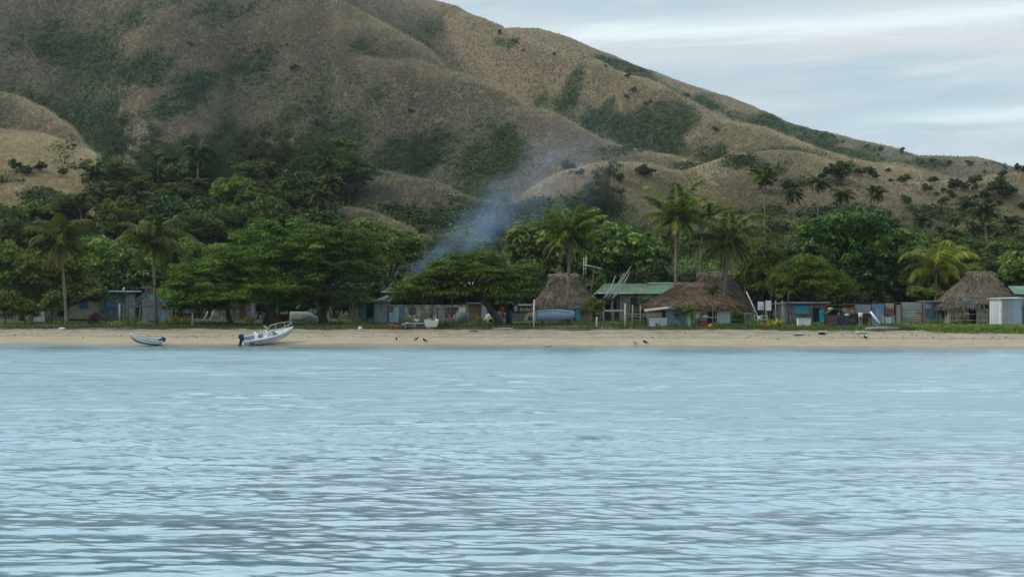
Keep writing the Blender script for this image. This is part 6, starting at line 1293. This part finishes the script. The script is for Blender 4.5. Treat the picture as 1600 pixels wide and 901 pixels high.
person('person in blue sitting on the bench with their back to the sea', ppt(699, 17.0, 0.03), 3.0, 'sit', cl('blue_shirt', (0.05, 0.10, 0.22)), cl('blue_wrap', (0.05, 0.09, 0.20)))
person('person in a red shirt sitting at the right end of the bench', ppt(705.5, 17.4, 0.03), -0.6, 'sit', cl('red_shirt', (0.30, 0.05, 0.055)), DCLOTH)
person('person in a pink shirt standing beside the open door of the gabled hut', ppt(1511.5, 25.6), 0.7, 'stand', cl('pink_shirt', (0.42, 0.10, 0.16)), DCLOTH)
# hens on the sand
def hen(label, px, t, col, rz, peck=False):
    r = root_at('hen', label, 'hen', ground_pt(px, at_t(px, t)), 'hens on the beach'); r.rotation_euler = (0, 0, rz); r.scale = (0.9,)*3; m = mat('feathers_'+col[0], col[1], 0.35, 20)
    b = MB(); hd = (0.22, 0.10) if peck else (0.19, 0.46)
    path = [((-0.27, 0.44), 0.02, 0.09), ((-0.20, 0.36), 0.05, 0.10), ((-0.12, 0.28), 0.09, 0.10), ((0.0, 0.25), 0.11, 0.11), ((0.10, 0.27), 0.08, 0.09), ((0.15, (0.27+hd[1])/2), 0.045, 0.05), ((hd[0], hd[1]), 0.036, 0.04), ((hd[0]+0.05, hd[1]-0.005), 0.016, 0.014), ((hd[0]+0.08, hd[1]-0.015), 0.004, 0.004)]
    b.loft([[(c[0]+(rv*math.sin(a)*0.35 if i < 5 else 0), rh*math.cos(a), c[1]+rv*math.sin(a)) for a in np.linspace(0, 2*math.pi, 9)[:-1]] for i, (c, rh, rv) in enumerate(path)]); b.build('body', m, r, True)
    cb = MB(); cb.box(hd[0]-0.02, hd[0]+0.025, -0.008, 0.008, hd[1]+0.03, hd[1]+0.065); cb.build('comb', mat('red_comb', (0.35, 0.03, 0.03), 0.1, 3), r)
    for sg in (-1, 1): MB().tube([(0, sg*0.045, 0.17), (0.01, sg*0.05, 0.07), (0.0, sg*0.05, 0.0), (0.05, sg*0.055, 0.0)], 0.010, 5).build('leg', mat('yellow_leg', (0.30, 0.20, 0.06), 0.1, 3), r)
BRN = ('brown', (0.14, 0.075, 0.04)); BLK = ('black', (0.02, 0.018, 0.016)); PIE = ('pied', (0.42, 0.38, 0.33))
hen('brown hen standing alone on the sand below the corrugated shed', 619.5, 4.2, BRN, 1.4)
hen('brown hen with lowered head between the other two hens', 649.5, 4.4, BRN, 3.3, True); hen('small dark hen pecking right of the brown one', 664.5, 3.4, BLK, 0.4, True)
hen('pale pied hen at the edge of the water below the drying rack', 993.5, 1.8, PIE, 0.3, True); hen('black hen with raised tail beside the pale pied one', 1009, 2.6, BLK, 0.1, True); hen('dark hen crouching on the sand at right below the work bench', 1353, 6.8, BLK, 0.5, True)
def rock(label, px, t, r3, m, name='beach_stone'):
    s = S(name, label, 'stone', px, t); MB().blob((0, 0, r3[2]*0.5), r3, 12, 7, 0.12).build('stone_body', m, s.root, True)
rock('pale stone lying at the very edge of the water', 857, 0.6, (0.35, 0.2, 0.14), mat('pale_stone', (0.45, 0.36, 0.27), 0.2, 4)); rock('pale lump on the sand below the pale hidden house', 97, 14.2, (0.4, 0.25, 0.14), WHITE, 'sand_lump'); rock('white lump on the grass edge left of the red canoe', 563, 15, (0.25, 0.15, 0.2), WHITE, 'plastic_lump')
rock('dark clump of weed on the sand below the dark green tarpaulin', 1284, 11, (0.35, 0.2, 0.14), BLACK, 'weed_clump'); rock('dark plank end washed up below the concrete tank', 1250, 10, (0.7, 0.15, 0.07), DKWOOD, 'drift_plank')
rock('dark driftwood piece on the sand left of the black trunk foot', 740, 12.5, (0.5, 0.15, 0.08), DKWOOD, 'drift_plank'); rock('grey driftwood heap at the foot of the black leaning trunk', 788, 15, (1.3, 0.35, 0.14), POST, 'drift_heap')
# young plants by the sheds
def shoot(name, label, px, t, h, lf, n=26, w=0.35, group=None, cat='plant'):
    Y = at_t(px, t); r = root_at(name, label, cat, ground_pt(px, Y), group); rng = np.random.default_rng(int(px*10)); a = rng.uniform(0, 6.28, n); e = rng.uniform(0.4, 1.35, n)
    d = np.stack([np.cos(a)*np.cos(e), np.sin(a)*np.cos(e), np.sin(e)], 1); P = d*(h*rng.uniform(0.3, 0.75, n))[:, None]*np.array([w/0.35, w/0.35, 1]); N = np.cross(d, rng.normal(size=(n, 3))); N /= np.linalg.norm(N, axis=1, keepdims=True)
    V, Fc = leaf_quads(P, N, d, np.full(n, h*0.6), np.full(n, h*0.17)); link('leaves', np_mesh('leaves', V, Fc, {'v': np.repeat(np.clip(0.5+0.2*rng.normal(size=n), 0, 1), 4)}), r, [LF[lf]]); MB().tube([(0, 0, -.05), (0, 0, h*0.5)], [0.03, 0.015], 5).build('stem', BARK, r)
for px, t, h, lb in [(1028, 19.2, 0.7, 'yellow green shoot before the whitewashed front of the lean-to'), (1054, 19.2, 0.75, 'yellow green shoot before the blue side of the lean-to'), (860, 22, 0.6, 'pale green shoot before the long pale blue boat'), (1122, 18.5, 0.9, 'yellow green shoot right of the orange bucket'), (1456, 24, 1.0, 'green shoot at the foot of the slate blue shed'), (1468, 24, 1.1, 'bushy green shoot right of the slate blue shed'), (1506, 23.5, 1.3, 'yellow green sapling beside the person in pink'), (884, 24, 0.5, 'small green shoot at the foot of the straight palm')]: shoot('young_plant', lb, px, t, h, 'young')
for i, (px, t, h, lb) in enumerate([(1182, 18.5, 1.1, 'large yellow croton between the tank and the washing line'), (1196, 18.8, 0.9, 'yellow croton below the white cloths'), (1209, 19.5, 1.2, 'yellow croton below the right washing line post'), (1218, 19.5, 0.8, 'small yellow croton left of the white freezer'), (389, 27, 1.2, 'yellow croton under the huge spreading tree'), (545, 25, 0.9, 'yellow croton at the foot of the bamboo fence'), (566, 24, 0.9, 'yellow croton before the dark doorway of the corrugated shed'), (641, 27, 1.3, 'yellow croton before the pale veranda wall'), (749, 27, 1.2, 'yellow croton before the brown plank wall'), (205, 22, 1.4, 'yellow croton between the poles of the stick shed'), (270, 24, 1.5, 'tall yellow croton right of the stick shed'), (285, 26, 1.3, 'yellow croton left of the low tree'), (1275, 20.5, 0.8, 'small croton beside the orange can'), (183, 24, 0.8, 'low yellow croton before the grey block wall'), (90, 26, 0.8, 'low yellow croton left of the cream house'), (600, 26, 0.5, 'low croton before the corrugated front')]):
    shoot('croton', lb, px, t, h, 'croton' if i % 3 else 'young', 34, 0.45, 'croton bushes in the village')
shoot('banana_plant', 'dark bushy plant left of the person in pink', 1502, 24, 1.5, 'maroon', 24, 0.3)

# bushes filling the ground behind the houses
RNG = np.random.default_rng(77)
x = -70
while x < 1690:
    for t0 in (54, 66, 80):
        px = x+RNG.uniform(-8, 8); Y = at_t(px, t0+RNG.uniform(-3, 3)); p = ground_pt(px, Y); side = 'left' if px < 620 else ('middle' if px < 1050 else 'right')
        plant(pick(PS), p, RNG.uniform(1.1, 2.0), 'dark bush in the thicket behind the houses in the %s of the village' % side, 'thicket bushes behind the %s houses' % side)
    x += 27

# turf and beach creeper
rng = np.random.default_rng(21); n = 60000
px = rng.uniform(-40, 1640, n); t = 14.5+28*rng.random(n)**1.5; X = (px-CX)*160/F; t = np.maximum(t, EDGE(X)+0.15); Y = shore(X)+t; keep = fbm(X/5, Y/3.0, 3, 5) > -0.25; X, Y = X[keep], Y[keep]; n = len(X); Zg = gz(X, Y)+0.12
a = rng.uniform(0, 6.28, n); h = rng.uniform(0.06, 0.22, n); s_ = np.stack([np.cos(a), np.sin(a), 0*a], 1)*rng.uniform(0.03, 0.08, n)[:, None]; P = np.stack([X, Y, Zg], 1)
V = np.stack([P-s_, P+s_, P+np.stack([rng.normal(size=n)*.06, rng.normal(size=n)*.06, h], 1)], 1).reshape(-1, 3)
o = link('village_grass', np_mesh('village_grass', V, np.arange(len(V)).reshape(-1, 3), {'v': np.repeat(np.clip(0.5+0.2*rng.normal(size=n), 0, 1), 3)}), None, [leaf_mat('turf_blades', (0.022, 0.040, 0.008), (0.062, 0.092, 0.020), (0.14, 0.15, 0.04), 0.2, 0.8, 0.1)]); tag(o, 'short green grass between the houses and the beach', 'grass', kind='stuff')
n = 9000; px = rng.uniform(1425, 1660, n); X = (px-CX)*150/F; t = 12.2+rng.random(n)*7-0.9*np.clip((px-1425)/175, 0, 1)+np.abs(fbm(X/2.5, X*0, 3, 8))*1.5+np.maximum(0, (1450-px)/25)*2; Y = shore(X)+t; P = np.stack([X, Y, gz(X, Y)+0.05+0.45*rng.random(n)*sstep(t, 12, 14)], 1)
N = rng.normal(size=(n, 3))*0.5+[0, -0.3, 1]; N /= np.linalg.norm(N, axis=1, keepdims=True); V, Fc = leaf_quads(P, N, rng.normal(size=(n, 3)), rng.uniform(0.12, 0.26, n), rng.uniform(0.1, 0.2, n))
o = link('beach_creeper', np_mesh('beach_creeper', V, Fc, {'v': np.repeat(np.clip(0.45+0.2*rng.normal(size=n), 0, 1), 4)}), None, [LF['lime']]); tag(o, 'green creeper running over the sand before the gabled hut', 'creeper', kind='stuff')
# washed-up leaves and twigs along the tide line
n = 800; px = rng.uniform(-40, 1640, n); X = (px-CX)*152/F; t = np.where(rng.random(n) < .5, 8+rng.normal(size=n)*0.7+1.2*fbm(X/8, X*0, 3, 4), rng.uniform(9, 15, n)); Y = shore(X)+t; P = np.stack([X, Y, gz(X, Y)+0.05+0.04*rng.random(n)], 1)
N = rng.normal(size=(n, 3))*0.5+[0, 0, 1]; N /= np.linalg.norm(N, axis=1, keepdims=True); V, Fc = leaf_quads(P, N, rng.normal(size=(n, 3))*[1, .5, .2], rng.uniform(0.08, 0.34, n), rng.uniform(0.05, 0.12, n))
o = link('beach_litter', np_mesh('beach_litter', V, Fc, {'v': np.repeat(rng.random(n), 4)}), None, [leaf_mat('dry_litter', (0.03, 0.022, 0.016), (0.10, 0.075, 0.05), (0.26, 0.21, 0.15), 0.1, 0.9, 0.1)]); tag(o, 'dry leaves and twigs washed up along the sand', 'litter', kind='stuff')

# ------------------------------------------------------------------ smoke and haze
def smoke():
    A = Vector(((641-CX)*205/F, 205, H+(HY-434)*205/F)); B_ = Vector(((985-CX)*330/F, 330, H+(HY-185)*330/F)); d = B_-A; L = d.length
    xa = d.normalized(); ya = Vector((0, 0, 1)).cross(xa).normalized(); za = xa.cross(ya); R0, R1 = 2.0, 15.0
    rings = []
    for i in range(9):
        u = -0.02+1.06*i/8; q = (R0+(R1-R0)*max(0, u)**0.8)*1.05; rings.append([(u*L, q*math.cos(a), q*math.sin(a)) for a in np.linspace(0, 2*math.pi, 25)[:-1]])
    m = bpy.data.materials.new('wood_smoke'); m.use_nodes = True; g = NT(m.node_tree); g.n.clear(); out = g.new('ShaderNodeOutputMaterial'); pv = g.new('ShaderNodeVolumePrincipled')
    co = g.new('ShaderNodeTexCoord').outputs['Object']; sx = g.new('ShaderNodeSeparateXYZ'); g.l.new(co, sx.inputs[0]); x, y, z = sx.outputs
    u = g.math('DIVIDE', x, L, clamp=True); R = g.math('MULTIPLY_ADD', g.math('POWER', u, 0.8), R1-R0, R0)
    n1 = g.noise(g.mapping(co, (0.045, 0.13, 0.13)), 1.0, 5, 0.6, 1.4); n2 = g.noise(g.mapping(co, (0.05, 0.08, 0.08), (7, 3, 1)), 1.0, 3, 0.5, color=True)
    off = g.new('ShaderNodeVectorMath', operation='SCALE'); g.put(off.inputs[0], g.vmath('SUBTRACT', n2, (0.5, 0.5, 0.5))); g.put(off.inputs[3], g.math('MULTIPLY', R, 1.5))
    so = g.new('ShaderNodeSeparateXYZ'); g.l.new(off.outputs[0], so.inputs[0]); yy = g.math('ADD', y, so.outputs[1]); zz = g.math('ADD', z, so.outputs[2])
    r_ = g.math('DIVIDE', g.math('SQRT', g.math('ADD', g.math('MULTIPLY', yy, yy), g.math('MULTIPLY', zz, zz))), R)
    f = g.math('MULTIPLY', g.smooth(r_, 0.95, 0.1), g.math('MULTIPLY_ADD', g.smooth(n1, 0.42, 0.66), 0.94, 0.06))
    prof = g.math('MULTIPLY', g.math('DIVIDE', g.math('MULTIPLY_ADD', g.math('POWER', 2.718, g.math('MULTIPLY', u, -5.0)), 0.60, 0.10), g.math('ADD', R, 0.3)), g.math('MULTIPLY', g.smooth(u, 0.0, 0.02), g.smooth(u, 1.0, 0.35)))
    g.put(pv.inputs['Density'], g.math('MULTIPLY', f, prof)); pv.inputs['Color'].default_value = (0.46, 0.62, 0.88, 1); pv.inputs['Anisotropy'].default_value = 0.1
    g.l.new(pv.outputs[0], out.inputs['Volume'])
    o = MB().loft(rings).build('smoke', m); o.matrix_world = Matrix(((xa.x, ya.x, za.x, A.x), (xa.y, ya.y, za.y, A.y), (xa.z, ya.z, za.z, A.z), (0, 0, 0, 1)))
    tag(o, 'thin blue wood smoke drifting up from behind the corrugated shed', 'smoke', kind='stuff')
smoke()
def haze():
    m = bpy.data.materials.new('haze_air'); m.use_nodes = True; g = NT(m.node_tree); g.n.clear(); out = g.new('ShaderNodeOutputMaterial'); pv = g.new('ShaderNodeVolumePrincipled')
    pv.inputs['Color'].default_value = (0.80, 0.88, 1.0, 1); pv.inputs['Density'].default_value = HAZE; pv.inputs['Anisotropy'].default_value = 0.0; g.l.new(pv.outputs[0], out.inputs['Volume'])
    o = MB().box(-1300, 1300, -20, 1520, -9, 330).build('haze', m); tag(o, kind='stuff')
HAZE = 0.00007
if HAZE: haze()
